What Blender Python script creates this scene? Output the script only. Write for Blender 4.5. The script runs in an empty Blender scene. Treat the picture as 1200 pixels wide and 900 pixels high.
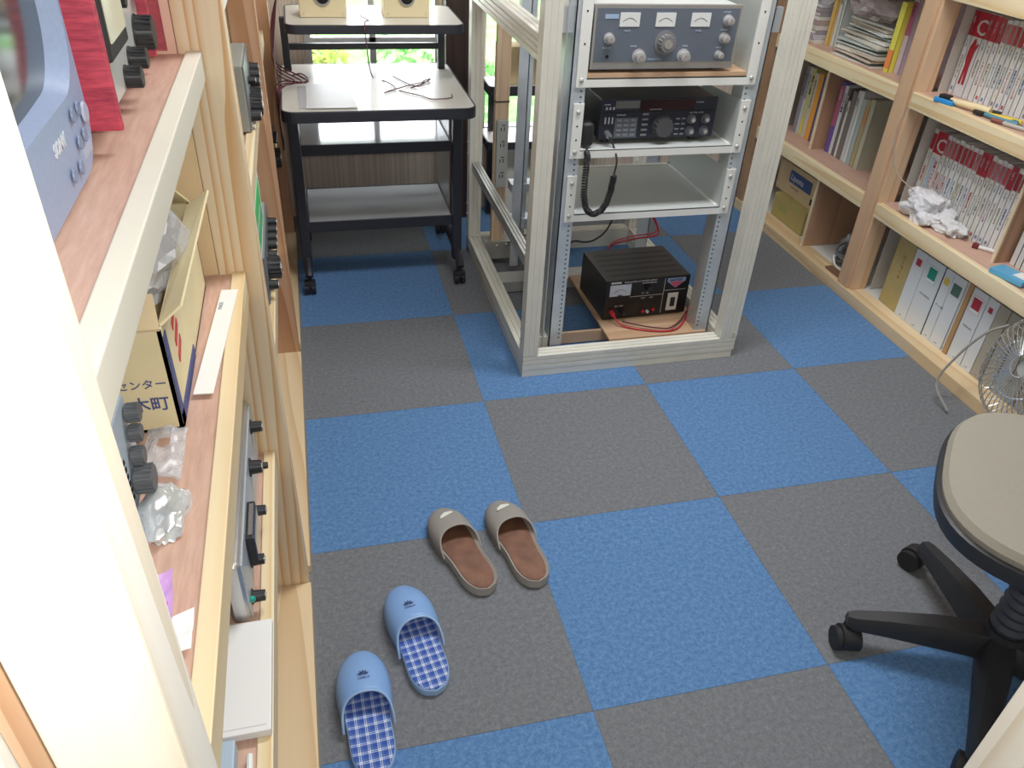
import bpy, bmesh, math, random
from mathutils import Vector, Matrix, noise
random.seed(7)
S = bpy.context.scene
C = S.collection
PI = math.pi

# ---------------------------------------------------------------- camera
cd = bpy.data.cameras.new('camera'); cam = bpy.data.objects.new('camera', cd); C.objects.link(cam); S.camera = cam
cd.sensor_width = 36; cd.lens = 925.307*36/1200; cd.clip_start = .02
R = [[0.971124919710591, -0.23425163462988982, 0.04519471197280106],
     [-0.09868746271856182, -0.5669123460859008, -0.8178454478429504],
     [0.2172030732269972, 0.7897699434192659, -0.5736604060349147]]
M = Matrix([[R[0][i], -R[1][i], -R[2][i], 0] for i in range(3)] + [[0, 0, 0, 1]])
CAM = Vector((-0.4117, -1.7903, 1.3511))
cam.matrix_world = Matrix.Translation(CAM) @ M

# ---------------------------------------------------------------- world / light / exposure
W = bpy.data.worlds.new('world'); S.world = W; W.use_nodes = True
wn = W.node_tree.nodes; bg = wn['Background']; bg.inputs[0].default_value = (.93, .97, 1, 1); bg.inputs[1].default_value = 7.0
S.view_settings.view_transform = 'Standard'; S.view_settings.look = 'None'
S.view_settings.exposure = 0.0; S.view_settings.gamma = 1.0; S.view_settings.use_curve_mapping = False
def light(name, kind, loc, energy, color=(1, 1, 1), size=.1, rot=(0, 0, 0), sy=None):
    l = bpy.data.lights.new(name, kind); l.energy = energy; l.color = color
    if kind == 'AREA':
        l.size = size
        if sy: l.shape = 'RECTANGLE'; l.size_y = sy
    else: l.shadow_soft_size = size
    o = bpy.data.objects.new(name, l); C.objects.link(o); o.location = loc; o.rotation_euler = rot; return o
FLASH = 19.0
light('camera_flash', 'POINT', CAM + M.to_3x3() @ Vector((.035, .03, .0)), FLASH, (1, .97, .93), .012)
light('ceiling_fill_light', 'AREA', (.45, -.2, 2.27), 34, (.97, .98, 1), 1.2, (0, 0, 0), .35)  # ambient fill added from above, source out of view
light('window_daylight', 'AREA', (-.15, 1.62, 1.0), 5, (.86, .94, 1), .5, (-PI/2-.25, 0, 0), .8)

# ---------------------------------------------------------------- materials
MATS = {}
def newmat(name):
    m = bpy.data.materials.new(name); m.use_nodes = True; nt = m.node_tree
    return m, nt, nt.nodes['Principled BSDF']
def plain(name, col, rough=.5, metal=0, spec=.5, var=0, vscale=30, bump=0, bscale=200, trans=0, alpha=1, emit=None, coat=0):
    if name in MATS: return MATS[name]
    m, nt, b = newmat(name); N = nt.nodes; L = nt.links
    b.inputs['Base Color'].default_value = (*col, 1); b.inputs['Roughness'].default_value = rough
    b.inputs['Metallic'].default_value = metal; b.inputs['Specular IOR Level'].default_value = spec
    b.inputs['Transmission Weight'].default_value = trans; b.inputs['Alpha'].default_value = alpha
    b.inputs['Coat Weight'].default_value = coat
    if emit: b.inputs['Emission Color'].default_value = (*emit[0], 1); b.inputs['Emission Strength'].default_value = emit[1]
    tc = N.new('ShaderNodeTexCoord')
    if var:
        n = N.new('ShaderNodeTexNoise'); n.inputs['Scale'].default_value = vscale; n.inputs['Detail'].default_value = 5
        r = N.new('ShaderNodeValToRGB'); L.new(tc.outputs['Object'], n.inputs['Vector']); L.new(n.outputs['Fac'], r.inputs['Fac'])
        r.color_ramp.elements[0].position = .3; r.color_ramp.elements[1].position = .7
        r.color_ramp.elements[0].color = (*[c*(1-var) for c in col], 1); r.color_ramp.elements[1].color = (*[min(1, c*(1+var)) for c in col], 1)
        L.new(r.outputs['Color'], b.inputs['Base Color'])
    if bump:
        n = N.new('ShaderNodeTexNoise'); n.inputs['Scale'].default_value = bscale; n.inputs['Detail'].default_value = 3
        bp = N.new('ShaderNodeBump'); bp.inputs['Strength'].default_value = bump; bp.inputs['Distance'].default_value = .002
        L.new(tc.outputs['Object'], n.inputs['Vector']); L.new(n.outputs['Fac'], bp.inputs['Height']); L.new(bp.outputs['Normal'], b.inputs['Normal'])
    MATS[name] = m; return m
def wood(name, c1, c2, axis='Z', rough=.55, bands=28, knots=True):
    if name in MATS: return MATS[name]
    m, nt, b = newmat(name); N = nt.nodes; L = nt.links
    tc = N.new('ShaderNodeTexCoord'); mp = N.new('ShaderNodeMapping'); L.new(tc.outputs['Object'], mp.inputs['Vector'])
    s = {'X': (.035, 1, 1), 'Y': (1, .035, 1), 'Z': (1, 1, .035)}[axis]
    mp.inputs['Scale'].default_value = s; mp.inputs['Location'].default_value = (random.random(), random.random(), random.random())
    w = N.new('ShaderNodeTexNoise'); w.inputs['Scale'].default_value = 5; w.inputs['Detail'].default_value = 2
    L.new(mp.outputs['Vector'], w.inputs['Vector'])
    mul = N.new('ShaderNodeMath'); mul.operation = 'MULTIPLY'; mul.inputs[1].default_value = bands; L.new(w.outputs['Fac'], mul.inputs[0])
    sn = N.new('ShaderNodeMath'); sn.operation = 'FRACT'; L.new(mul.outputs[0], sn.inputs[0])
    f = N.new('ShaderNodeTexNoise'); f.inputs['Scale'].default_value = 120; f.inputs['Detail'].default_value = 4; L.new(mp.outputs['Vector'], f.inputs['Vector'])
    a = N.new('ShaderNodeMath'); a.operation = 'MULTIPLY_ADD'; a.inputs[1].default_value = .35; L.new(f.outputs['Fac'], a.inputs[0])
    pw = N.new('ShaderNodeMath'); pw.operation = 'POWER'; pw.inputs[1].default_value = 2.6; L.new(sn.outputs[0], pw.inputs[0]); L.new(pw.outputs[0], a.inputs[2])
    r = N.new('ShaderNodeValToRGB'); r.color_ramp.elements[0].position = .12; r.color_ramp.elements[1].position = 1.15 if False else 1.0
    r.color_ramp.elements[0].color = (*c1, 1); r.color_ramp.elements[1].color = (*c2, 1); L.new(a.outputs[0], r.inputs['Fac'])
    L.new(r.outputs['Color'], b.inputs['Base Color']); b.inputs['Roughness'].default_value = rough
    MATS[name] = m; return m
def veneer(name, c1, c2, axis):
    m, nt, b = newmat(name); N = nt.nodes; L = nt.links
    tc = N.new('ShaderNodeTexCoord'); mp = N.new('ShaderNodeMapping'); L.new(tc.outputs['Object'], mp.inputs['Vector'])
    mp.inputs['Scale'].default_value = {'X': (.12, 1, 1), 'Y': (1, .12, 1)}[axis]
    n = N.new('ShaderNodeTexNoise'); n.inputs['Scale'].default_value = 150; n.inputs['Detail'].default_value = 5; n.inputs['Roughness'].default_value = .7; L.new(mp.outputs['Vector'], n.inputs['Vector'])
    r = N.new('ShaderNodeValToRGB'); r.color_ramp.elements[0].position = .32; r.color_ramp.elements[1].position = .62
    r.color_ramp.elements[0].color = (*c1, 1); r.color_ramp.elements[1].color = (*c2, 1)
    L.new(n.outputs['Fac'], r.inputs['Fac']); L.new(r.outputs['Color'], b.inputs['Base Color']); b.inputs['Roughness'].default_value = .5
    return m
def carpet(name, c1, c2, c3):
    m, nt, b = newmat(name); N = nt.nodes; L = nt.links
    tc = N.new('ShaderNodeTexCoord')
    n = N.new('ShaderNodeTexNoise'); n.inputs['Scale'].default_value = 95; n.inputs['Detail'].default_value = 9; n.inputs['Roughness'].default_value = .92
    oi = N.new('ShaderNodeNewGeometry'); L.new(oi.outputs['Position'], n.inputs['Vector'])
    r = N.new('ShaderNodeValToRGB'); e = r.color_ramp.elements; e[0].position = .34; e[1].position = .70; e[0].color = (*c1, 1); e[1].color = (*c3, 1)
    k = r.color_ramp.elements.new(.5); k.color = (*c2, 1)
    L.new(n.outputs['Fac'], r.inputs['Fac'])
    n2 = N.new('ShaderNodeTexNoise'); n2.inputs['Scale'].default_value = 5; n2.inputs['Detail'].default_value = 3; L.new(oi.outputs['Position'], n2.inputs['Vector'])
    mx = N.new('ShaderNodeMix'); mx.data_type = 'RGBA'; mx.blend_type = 'MULTIPLY'; mx.inputs['Factor'].default_value = .25
    L.new(r.outputs['Color'], mx.inputs['A']); L.new(n2.outputs['Color'], mx.inputs['B'])
    hs = N.new('ShaderNodeHueSaturation'); hs.inputs['Value'].default_value = 1.1; L.new(r.outputs['Color'], hs.inputs['Color'])
    L.new(hs.outputs['Color'], b.inputs['Base Color']); b.inputs['Roughness'].default_value = .95; b.inputs['Specular IOR Level'].default_value = .1
    b.inputs['Sheen Weight'].default_value = .15
    bp = N.new('ShaderNodeBump'); bp.inputs['Strength'].default_value = .3; bp.inputs['Distance'].default_value = .002
    L.new(n.outputs['Fac'], bp.inputs['Height']); L.new(bp.outputs['Normal'], b.inputs['Normal'])
    return m
pineZ = wood('pine_z', (.87, .73, .52), (.70, .43, .20), 'Z', bands=26)
pineY = wood('pine_y', (.86, .74, .50), (.76, .56, .30), 'Y', bands=12)
pineX = wood('pine_x', (.84, .70, .46), (.74, .54, .30), 'X', bands=12)
paleY = wood('pale_y', (.80, .77, .66), (.70, .66, .54), 'Y', bands=8)
paleZ = wood('pale_z', (.88, .85, .77), (.76, .68, .54), 'Z', bands=12)  # near post's paleness includes flash overexposure put into the colour
sillY = wood('sill_y', (.84, .66, .42), (.70, .50, .28), 'Y', bands=14)
redpineZ = wood('redpine_z', (.66, .40, .24), (.50, .25, .12), 'Z', bands=20)
cedarZ = wood('cedar_z', (.70, .47, .30), (.56, .32, .18), 'Z', bands=18)
lauan = veneer('lauan', (.55, .34, .26), (.66, .44, .34), 'Y')
lauanZ = wood('lauan_z', (.50, .31, .20), (.40, .23, .14), 'Z', bands=6, rough=.6)
plyX = wood('ply_x', (.62, .42, .27), (.52, .33, .2), 'X', bands=7)
battenZ = wood('batten_z', (.78, .60, .42), (.66, .46, .30), 'Z', bands=20)
darkwood = wood('dark_wood', (.05, .025, .02), (.02, .01, .01), 'Z', bands=10)
redwood = veneer('red_veneer', (.26, .02, .05), (.62, .07, .11), 'X')
blueC = carpet('carpet_blue', (.046, .115, .27), (.095, .21, .42), (.22, .37, .57))
greyC = carpet('carpet_grey', (.10, .11, .13), (.165, .175, .192), (.27, .285, .30))
cream = plain('cream_extrusion', (.78, .77, .69), .42, var=.06, vscale=9)
white = plain('white_paint', (.82, .83, .80), .5)
wallm = plain('wall_paint', (.74, .72, .66), .8)
galv = plain('galvanised_steel', (.58, .64, .70), .42, metal=.3, var=.12, vscale=14)
galv2 = plain('bare_steel', (.56, .57, .55), .35, metal=.45, var=.1, vscale=10)
traym = plain('tray_paint', (.50, .53, .52), .4)
black = plain('black_plastic', (.025, .026, .03), .45)
blackmetal = plain('black_metal', (.03, .032, .045), .42, spec=.5)
softblack = plain('soft_black', (.018, .018, .02), .6)
chrome = plain('chrome', (.80, .80, .80), .25, metal=.85)
alu = plain('brushed_aluminium', (.62, .62, .62), .32, metal=.85, bump=.1)
silver = plain('silver_paint', (.62, .64, .66), .35, metal=.4)
dark = plain('dark_hole', (.006, .006, .007), .8)
laminate = plain('cream_laminate', (.74, .72, .66), .28)
shelfgloss = plain('grey_laminate', (.58, .60, .62), .13, bump=.02, bscale=30, coat=.3)
paperw = plain('white_paper', (.86, .86, .84), .7)
pagem = plain('page_edges', (.72, .70, .63), .8)
cardb = plain('cardboard', (.66, .52, .31), .8, var=.06, vscale=12)
cardp = plain('cardboard_pale', (.78, .68, .42), .8, var=.05, vscale=12)
inkblue = plain('ink_blue', (.07, .09, .25), .6)
inkblack = plain('ink_black', (.03, .03, .03), .6)
redm = plain('red_print', (.55, .03, .05), .5)
greenm = plain('green_print', (.10, .62, .18), .5)
plasticbag = plain('clear_plastic_film', (.75, .77, .80), .25, spec=.6, alpha=.38)
foil = plain('silver_film', (.72, .75, .76), .22, metal=.45, var=.15, vscale=25)
def glassmat(name, col=(1, 1, 1), mix=.12):
    m, nt, b = newmat(name); N = nt.nodes; L = nt.links
    t = N.new('ShaderNodeBsdfTransparent'); t.inputs[0].default_value = (*col, 1); g = N.new('ShaderNodeBsdfGlossy'); g.inputs['Roughness'].default_value = .03
    x = N.new('ShaderNodeMixShader'); x.inputs[0].default_value = mix; L.new(t.outputs[0], x.inputs[1]); L.new(g.outputs[0], x.inputs[2])
    L.new(x.outputs[0], N['Material Output'].inputs['Surface']); return m
paneglass = glassmat('window_glass')
def stripes():
    m, nt, b = newmat('striped_panel'); N = nt.nodes; L = nt.links
    g = N.new('ShaderNodeTexCoord'); mp = N.new('ShaderNodeMapping'); mp.inputs['Scale'].default_value = (1, 1, .01); L.new(g.outputs['Object'], mp.inputs['Vector'])
    n = N.new('ShaderNodeTexNoise'); n.inputs['Scale'].default_value = 110; n.inputs['Detail'].default_value = 2; L.new(mp.outputs['Vector'], n.inputs['Vector'])
    r = N.new('ShaderNodeValToRGB'); r.color_ramp.elements[0].position = .35; r.color_ramp.elements[1].position = .65
    r.color_ramp.elements[0].color = (.52, .43, .36, 1); r.color_ramp.elements[1].color = (.70, .62, .54, 1)
    L.new(n.outputs['Fac'], r.inputs['Fac']); L.new(r.outputs['Color'], b.inputs['Base Color']); b.inputs['Roughness'].default_value = .6
    return m
stripem = stripes()
def plaid():
    m, nt, b = newmat('blue_plaid'); N = nt.nodes; L = nt.links
    g = N.new('ShaderNodeTexCoord'); sp = N.new('ShaderNodeSeparateXYZ'); L.new(g.outputs['Object'], sp.inputs[0])
    fs = []
    for ax, sc in (('X', 58), ('Y', 58)):
        mu = N.new('ShaderNodeMath'); mu.operation = 'MULTIPLY'; mu.inputs[1].default_value = sc; L.new(sp.outputs[ax], mu.inputs[0])
        fr = N.new('ShaderNodeMath'); fr.operation = 'FRACT'; L.new(mu.outputs[0], fr.inputs[0])
        r = N.new('ShaderNodeValToRGB'); r.color_ramp.interpolation = 'CONSTANT'; e = r.color_ramp.elements
        e[0].position = 0; e[0].color = (0, 0, 0, 1); e[1].position = .46; e[1].color = (.7, .7, .7, 1)
        for p, v in ((.53, .28), (.64, .28), (.65, .7), (.72, .12)):
            k = e.new(p); k.color = (v, v, v, 1)
        L.new(fr.outputs[0], r.inputs['Fac']); fs.append(r)
    ad = N.new('ShaderNodeMix'); ad.data_type = 'RGBA'; ad.blend_type = 'ADD'; ad.inputs['Factor'].default_value = 1
    L.new(fs[0].outputs['Color'], ad.inputs['A']); L.new(fs[1].outputs['Color'], ad.inputs['B'])
    r = N.new('ShaderNodeValToRGB'); r.color_ramp.elements[0].color = (.04, .10, .42, 1); r.color_ramp.elements[1].color = (.80, .85, .92, 1)
    k = r.color_ramp.elements.new(.45); k.color = (.16, .27, .60, 1)
    L.new(ad.outputs['Result'], r.inputs['Fac']); L.new(r.outputs['Color'], b.inputs['Base Color']); b.inputs['Roughness'].default_value = .9
    return m
plaidm = plaid()

# ---------------------------------------------------------------- helpers
class MB:
    def __init__(s): s.b = bmesh.new()
    def box(s, a, c, bev=0, mat=None, seg=2):
        a = Vector(a); c = Vector(c); lo = Vector(map(min, a, c)); hi = Vector(map(max, a, c)); d = hi-lo
        g = bmesh.ops.create_cube(s.b, size=1, matrix=Matrix.Translation((lo+hi)/2) @ Matrix.Diagonal((*d, 1)))
        if bev: bmesh.ops.bevel(s.b, geom=list({e for v in g['verts'] for e in v.link_edges}), offset=min(bev, min(d)*.49), segments=seg, affect='EDGES', profile=.6)
        return s
    def cyl(s, p, q, r, r2=None, n=20, caps=True):
        p = Vector(p); q = Vector(q); d = q-p
        rot = Vector((0, 0, 1)).rotation_difference(d).to_matrix().to_4x4()
        bmesh.ops.create_cone(s.b, cap_ends=caps, segments=n, radius1=r, radius2=r if r2 is None else r2, depth=d.length, matrix=Matrix.Translation((p+q)/2) @ rot)
        return s
    def sph(s, p, r, sc=(1, 1, 1), n=16):
        bmesh.ops.create_uvsphere(s.b, u_segments=n, v_segments=max(6, n//2), radius=r, matrix=Matrix.Translation(p) @ Matrix.Diagonal((*sc, 1))); return s
    def poly(s, pts, th, mtx=Matrix()):
        """pts in XY, extruded to z=th"""
        a = [s.b.verts.new(mtx @ Vector((x, y, 0))) for x, y in pts]; c = [s.b.verts.new(mtx @ Vector((x, y, th))) for x, y in pts]
        n = len(pts)
        s.b.faces.new(a[::-1]); s.b.faces.new(c)
        for i in range(n): s.b.faces.new((a[i], a[(i+1) % n], c[(i+1) % n], c[i]))
        return s
    def tube(s, pts, r, n=8):
        pts = [Vector(p) for p in pts]; rings = []; up = None
        for i, p in enumerate(pts):
            t = (pts[min(i+1, len(pts)-1)]-pts[max(i-1, 0)]).normalized()
            if up is None: up = t.orthogonal().normalized()
            up = (up - t*up.dot(t)); up = up.normalized() if up.length > 1e-6 else t.orthogonal().normalized()
            w = t.cross(up); rr = r[i] if isinstance(r, (list, tuple)) else r
            rings.append([s.b.verts.new(p+(up*math.cos(2*PI*k/n)+w*math.sin(2*PI*k/n))*rr) for k in range(n)])
        for a, c in zip(rings, rings[1:]):
            for k in range(n): s.b.faces.new((a[k], a[(k+1) % n], c[(k+1) % n], c[k]))
        s.b.faces.new(rings[0][::-1]); s.b.faces.new(rings[-1]); return s
    def done(s, name, mat, parent=None, mtx=None, smooth=False, loc=None):
        if mtx is not None: s.b.transform(mtx)
        bmesh.ops.recalc_face_normals(s.b, faces=s.b.faces)
        me = bpy.data.meshes.new(name); s.b.to_mesh(me); s.b.free(); me.materials.append(mat)
        o = bpy.data.objects.new(name, me); C.objects.link(o)
        if parent: o.parent = parent
        if loc: o.location = loc
        if smooth:
            for p in me.polygons: p.use_smooth = True
            me.set_sharp_from_angle(angle=math.radians(35))
        return o
def crv(pts, n=8):
    """Catmull-Rom through points"""
    P = [Vector(p) for p in pts]; P = [P[0]*2-P[1]]+P+[P[-1]*2-P[-2]]; out = []
    for i in range(1, len(P)-2):
        for k in range(n):
            t = k/n; a, b, c, d = P[i-1:i+3]
            out.append(.5*((2*b)+(c-a)*t+(2*a-5*b+4*c-d)*t*t+(3*b-a-3*c+d)*t**3))
    out.append(P[-2]); return out
def thing(name, label, cat, loc=(0, 0, 0), rz=0, group=None):
    o = bpy.data.objects.new(name, None); C.objects.link(o); o.location = loc; o.rotation_euler = (0, 0, rz); o.empty_display_size = .05
    return tag(o, label, cat, group)
def tag(o, label, cat, group=None):
    o['label'] = label; o['category'] = cat
    if group: o['group'] = group
    return o
def struct(o, label=None, cat=None):
    o['kind'] = 'structure'
    if label: o['label'] = label
    if cat: o['category'] = cat
    return o
def txt(s, size, mat, parent, mtx, name='lettering', ext=.0004, align='LEFT', bold=0):
    cu = bpy.data.curves.new(name, 'FONT'); cu.body = s; cu.size = size; cu.extrude = ext; cu.align_x = align; cu.offset = bold; cu.resolution_u = 2
    t = bpy.data.objects.new(name, cu); C.objects.link(t)
    dg = bpy.context.evaluated_depsgraph_get(); me = bpy.data.meshes.new_from_object(t.evaluated_get(dg))
    bpy.data.objects.remove(t); me.transform(mtx); me.materials.clear(); me.materials.append(mat)
    o = bpy.data.objects.new(name, me); C.objects.link(o); o.parent = parent; return o
def basis(o, x, y):   # matrix with local x,y axes at origin o
    x = Vector(x).normalized(); y = Vector(y).normalized(); z = x.cross(y)
    return Matrix(((x[0], y[0], z[0], o[0]), (x[1], y[1], z[1], o[1]), (x[2], y[2], z[2], o[2]), (0, 0, 0, 1)))
ORD = ['first', 'second', 'third', 'fourth', 'fifth', 'sixth', 'seventh', 'eighth', 'ninth', 'tenth', 'eleventh', 'twelfth', 'thirteenth', 'fourteenth', 'fifteenth', 'sixteenth', 'seventeenth', 'eighteenth', 'nineteenth', 'twentieth']
def B(a, c, name, mat, parent=None, bev=0): return MB().box(a, c, bev).done(name, mat, parent)

# ---------------------------------------------------------------- room shell
fl = struct(B((-.98, -3.2, -.05), (1.85, 1.42, -.001), 'floor', plain('floor_screed', (.2, .2, .2), .9)))
tile_me = {}
for i in range(-1, 3):
    for j in range(-4, 3):
        x0, x1, y0, y1 = max(i*.5, -.504), min(i*.5+.5, 1.424), j*.5, min(j*.5+.5, 1.40)
        if i == 2: pass
        blue = (i+1+j) % 2 == 1
        key = (round(x1-x0, 3), round(y1-y0, 3), blue)
        if key not in tile_me:
            mb = MB().box((0, 0, -.001), (x1-x0-.0008, y1-y0-.0008, .0), .0)
            o = mb.done('carpet_tile', blueC if blue else greyC, fl); tile_me[key] = o.data
        else:
            o = bpy.data.objects.new('carpet_tile', tile_me[key]); C.objects.link(o); o.parent = fl
        o.location = (x0, y0, 0)
struct(B((-.98, -3.2, 2.3), (1.85, 1.5, 2.36), 'ceiling', white))
struct(B((-1.02, -3.2, -.05), (-.98, 1.5, 2.3), 'wall_left', wallm))
struct(B((-1.02, -3.24, -.05), (1.89, -3.2, 2.3), 'wall_front', wallm))
struct(B((1.85, -3.2, -.05), (1.89, 1.5, 2.3), 'wall_right', wallm))
# back wall with two openings: W1 x -.38..+.10 z .575..1.35 ; W2 x .30..1.0 z .345..1.0
wb = MB()
Y0, Y1 = 1.40, 1.46
for a, c in [((-.98, 0), (-.385, 2.3)), ((-.385, 0), (.10, .575)), ((-.385, 1.35), (.10, 2.3)), ((.10, 0), (.28, 2.3)), ((.28, 0), (.70, .345)), ((.28, .90), (.70, 2.3)), ((.70, 0), (1.85, 2.3))]:
    wb.box((a[0], Y0, a[1]), (c[0], Y1, c[1]))
wbo = struct(wb.done('wall_back', stripem))
w1 = B((-.385, 1.415, .575), (.10, 1.419, 1.35), 'window_1', paneglass); struct(w1)
f = MB()
for a, c in [((-.40, .56), (.115, .58)), ((-.40, 1.34), (.115, 1.37)), ((-.40, .58), (-.375, 1.34)), ((.085, .58), (.115, 1.34)), ((-.162, .58), (-.138, 1.34)), ((-.375, .668), (.085, .695))]:
    f.box((a[0], 1.392, a[1]), (c[0], 1.425, c[1]))
f.done('window_frame', plain('window_frame_alu', (.55, .55, .55), .4, metal=.5), w1)
w2 = B((.28, 1.415, .345), (.70, 1.419, .90), 'window_2', paneglass); struct(w2)
f = MB()
for a, c in [((.265, .33), (.715, .35)), ((.265, .89), (.715, .91)), ((.265, .35), (.285, .89)), ((.695, .35), (.715, .89))]:
    f.box((a[0], 1.392, a[1]), (c[0], 1.425, c[1]))
f.done('window_frame', white, w2)
struct(B((.112, 1.30, 0), (.215, 1.392, 2.3), 'trim_1', darkwood))
struct(B((.10, 1.385, .56), (.1115, 1.3995, 1.4), 'trim_2', pineZ))
# jamb of the doorway the picture is taken from
struct(MB().box((.140, -1.545, 0), (.235, -1.50, 2.3), .002).done('door_1', paleZ))
# outside: lawn and shrubs beyond the windows
gd = plain('lawn', (.16, .50, .10), .9, var=.4, vscale=6)
struct(B((-6, 1.7, -.4), (8, 9, -.35), 'lawn', gd), 'green lawn outside the windows', 'lawn')
def leafmass(n, cx, cy, cz, rx, ry, rz, mat, seed):
    random.seed(seed); b = MB()
    for k in range(n):
        u = Vector((random.gauss(0, 1), random.gauss(0, 1), random.gauss(0, 1))).normalized()*random.uniform(.6, 1)
        p = Vector((cx+u.x*rx, cy+u.y*ry, cz+u.z*rz)); s = random.uniform(.03, .07)
        t = Vector((random.gauss(0, 1), random.gauss(0, 1), random.gauss(0, 1))).normalized(); w = t.orthogonal().normalized()
        v = [b.b.verts.new(p+q) for q in (t*s, w*s*.4, -t*s, -w*s*.4)]; b.b.faces.new(v)
    return b
for k, (cx, cy, rx, rz_, c) in enumerate([(-.55, 3.6, .5, .32, (.42, .50, .10)), (.35, 3.4, .45, .36, (.30, .62, .22)), (1.6, 3.2, .6, .5, (.14, .62, .20))]):
    s = leafmass(1400, cx, cy, -.35+rz_, rx, .35, rz_, plain('leaf_%d' % k, c, .6, var=.4, vscale=5), k).done('garden_shrub', plain('leaf_%d' % k, c, .6), None)
    tag(s, ['yellowish shrub outside the left window', 'fresh green shrub outside the left window, right of the yellowish one', 'bright green shrub outside the window behind the rack'][k], 'shrub')
lampf = thing('ceiling_fill_lamp', 'unseen white rectangular fill lamp added above the rack', 'lamp', (.45, -.2, 2.3))  # unseen fixture, added to go with the ceiling fill
B((-.65, -.2, -.022), (.65, .2, 0), 'lamp_body', white, lampf, .004)

# ---------------------------------------------------------------- left shelving unit
LS = thing('shelving_unit', 'long pine shelving unit along the left wall holding radios', 'shelf', (0, 0, 0))
B((-.560, -1.545, 0), (-.504, -1.50, 2.2), 'post', paleZ, LS, .002)
B((-.578, -1.538, 0), (-.561, -1.505, 2.2), 'side_strip', cedarZ, LS)
B((-.95, -1.545, 0), (-.579, -1.50, 2.2), 'end_panel', white, LS)
B((-.573, -.60, .0), (-.508, -.555, 2.2), 'post', pineZ, LS, .003)
B((-.573, .32, .0), (-.508, .365, 2.2), 'post', redpineZ, LS, .003)
B((-.573, 1.20, .0), (-.508, 1.245, 2.2), 'post', redpineZ, LS, .003)
for y0, y1, z1 in ((-.598, -.580, 1.06), (.325, .343, 1.06)):
    B((-.93, y0, .04), (-.5735, y1, z1), 'divider_panel', wood('pine_panel', (.84, .64, .38), (.76, .50, .26), 'Z', bands=5), LS)
bays = ((-1.499, -.6), (-.554, .32), (.366, 1.199))
for bi, (y0, y1) in enumerate(bays):
    for z in (.39, .76, 1.09):
        sh = MB().box((-.95, y0, z-.014), (-.5535-(.009 if z > 1 else 0), y1, z-.004)).done('shelf', lauan, LS)
        lm = (pineY, pineY, paleY)[(.39, .76, 1.09).index(z)]
        dx, hh = ((0, .045), (0, .045), (-.009, .036))[(.39, .76, 1.09).index(z)]
        MB().box((-.553+dx, y0+.001, z-hh), (-.533+dx, y1-.0005, z), .0015).done('shelf_lip', lm, sh)
B((-.95, -1.499, 0.001), (-.574, 1.39, .02), 'bottom_board', lauan, LS)
B((-.573, -1.499, -.0005), (-.504, -.601, .022), 'base_rail', sillY, LS, .001); B((-.573, -.554, -.0005), (-.504, .319, .022), 'base_rail', sillY, LS, .001); B((-.573, .366, -.0005), (-.504, 1.199, .022), 'base_rail', sillY, LS, .001)
B((-.975, -1.50, 0), (-.952, 1.39, 2.2), 'back_panel', lauanZ, LS)

# ---------------------------------------------------------------- knobs & radios
def knob(parent, p, r, h, mat, d='x', skirt=None, name='knob', ridges=False, cap=None):
    """p on the panel, knob grows along d"""
    D = Vector({'x': (1, 0, 0), '-y': (0, -1, 0)}[d]); p = Vector(p); m = MB()
    if skirt: m.cyl(p, p+D*.002, skirt, n=24)
    n = 24
    m.cyl(p+D*.002, p+D*h, r, r*.9, n=n)
    if ridges:
        u = D.orthogonal().normalized(); w = D.cross(u)
        for k in range(16):
            a = 2*PI*k/16; q = p+(u*math.cos(a)+w*math.sin(a))*r*.96; m.cyl(q+D*.003, q+D*h*.95, r*.09, n=6)
    k = m.done(name, mat, parent, smooth=True)
    if cap: MB().cyl(p+D*(h-.0005), p+D*(h+.0015), r*cap, n=20).done('knob_cap', chrome, k, smooth=True)
    return k
def mtx_front_x(p): return basis(p, (0, 1, 0), (0, 0, 1))       # text readable from +X: local x = +Y
def mtx_front_y(p): return basis(p, (1, 0, 0), (0, 0, 1))       # readable from -Y

# big silver radio bottom shelf, bay 1: front X -.575, y -1.0..-.62, z .39..
R1 = thing('radio_receiver', 'large silver radio receiver on the lowest left shelf with six black knobs', 'radio', (-.563, -.80, .3865))
MB().box((-.36, -.175, .006), (-.012, .185, .118), .004).done('case', plain('radio_case_grey', (.40, .41, .43), .4, metal=.3), R1)
MB().box((-.026, -.195, .008), (0, .198, .128), .010, seg=3).done('bezel', alu, R1, smooth=True)
MB().box((-.001, -.188, .014), (.002, .19, .122), .001).done('front_panel', plain('panel_bluegrey', (.50, .55, .60), .35, metal=.25), R1)
for y, z, r in ((.145, .105, .010), (.05, .095, .012), (.005, .04, .009), (-.11, .048, .009), (-.165, .030, .009)):
    knob(R1, (.002, y, z), r, .019, black, skirt=r*1.3, cap=.5)
knob(R1, (.0215, .052, .094), .006, .009, black)
mt = MB().box((.002, -.125, .055), (.014, -.045, .108), .002).done('meter', black, R1)
MB().box((.0138, -.120, .060), (.0152, -.05, .103)).done('meter_glass', plain('meter_glass', (.10, .12, .2), .1), mt)
MB().box((.006, -.118, .1085), (.012, -.052, .1095)).done('meter_trim', chrome, mt)
MB().sph((.005, -.183, .045), .005).done('indicator', plain('teal_lamp', (.02, .35, .28), .3), R1)
for y in (-.15, .16):
    for x in (-.3, -.04): MB().cyl((x, y, .0), (x, y, .007), .012).done('foot', black, R1)
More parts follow.
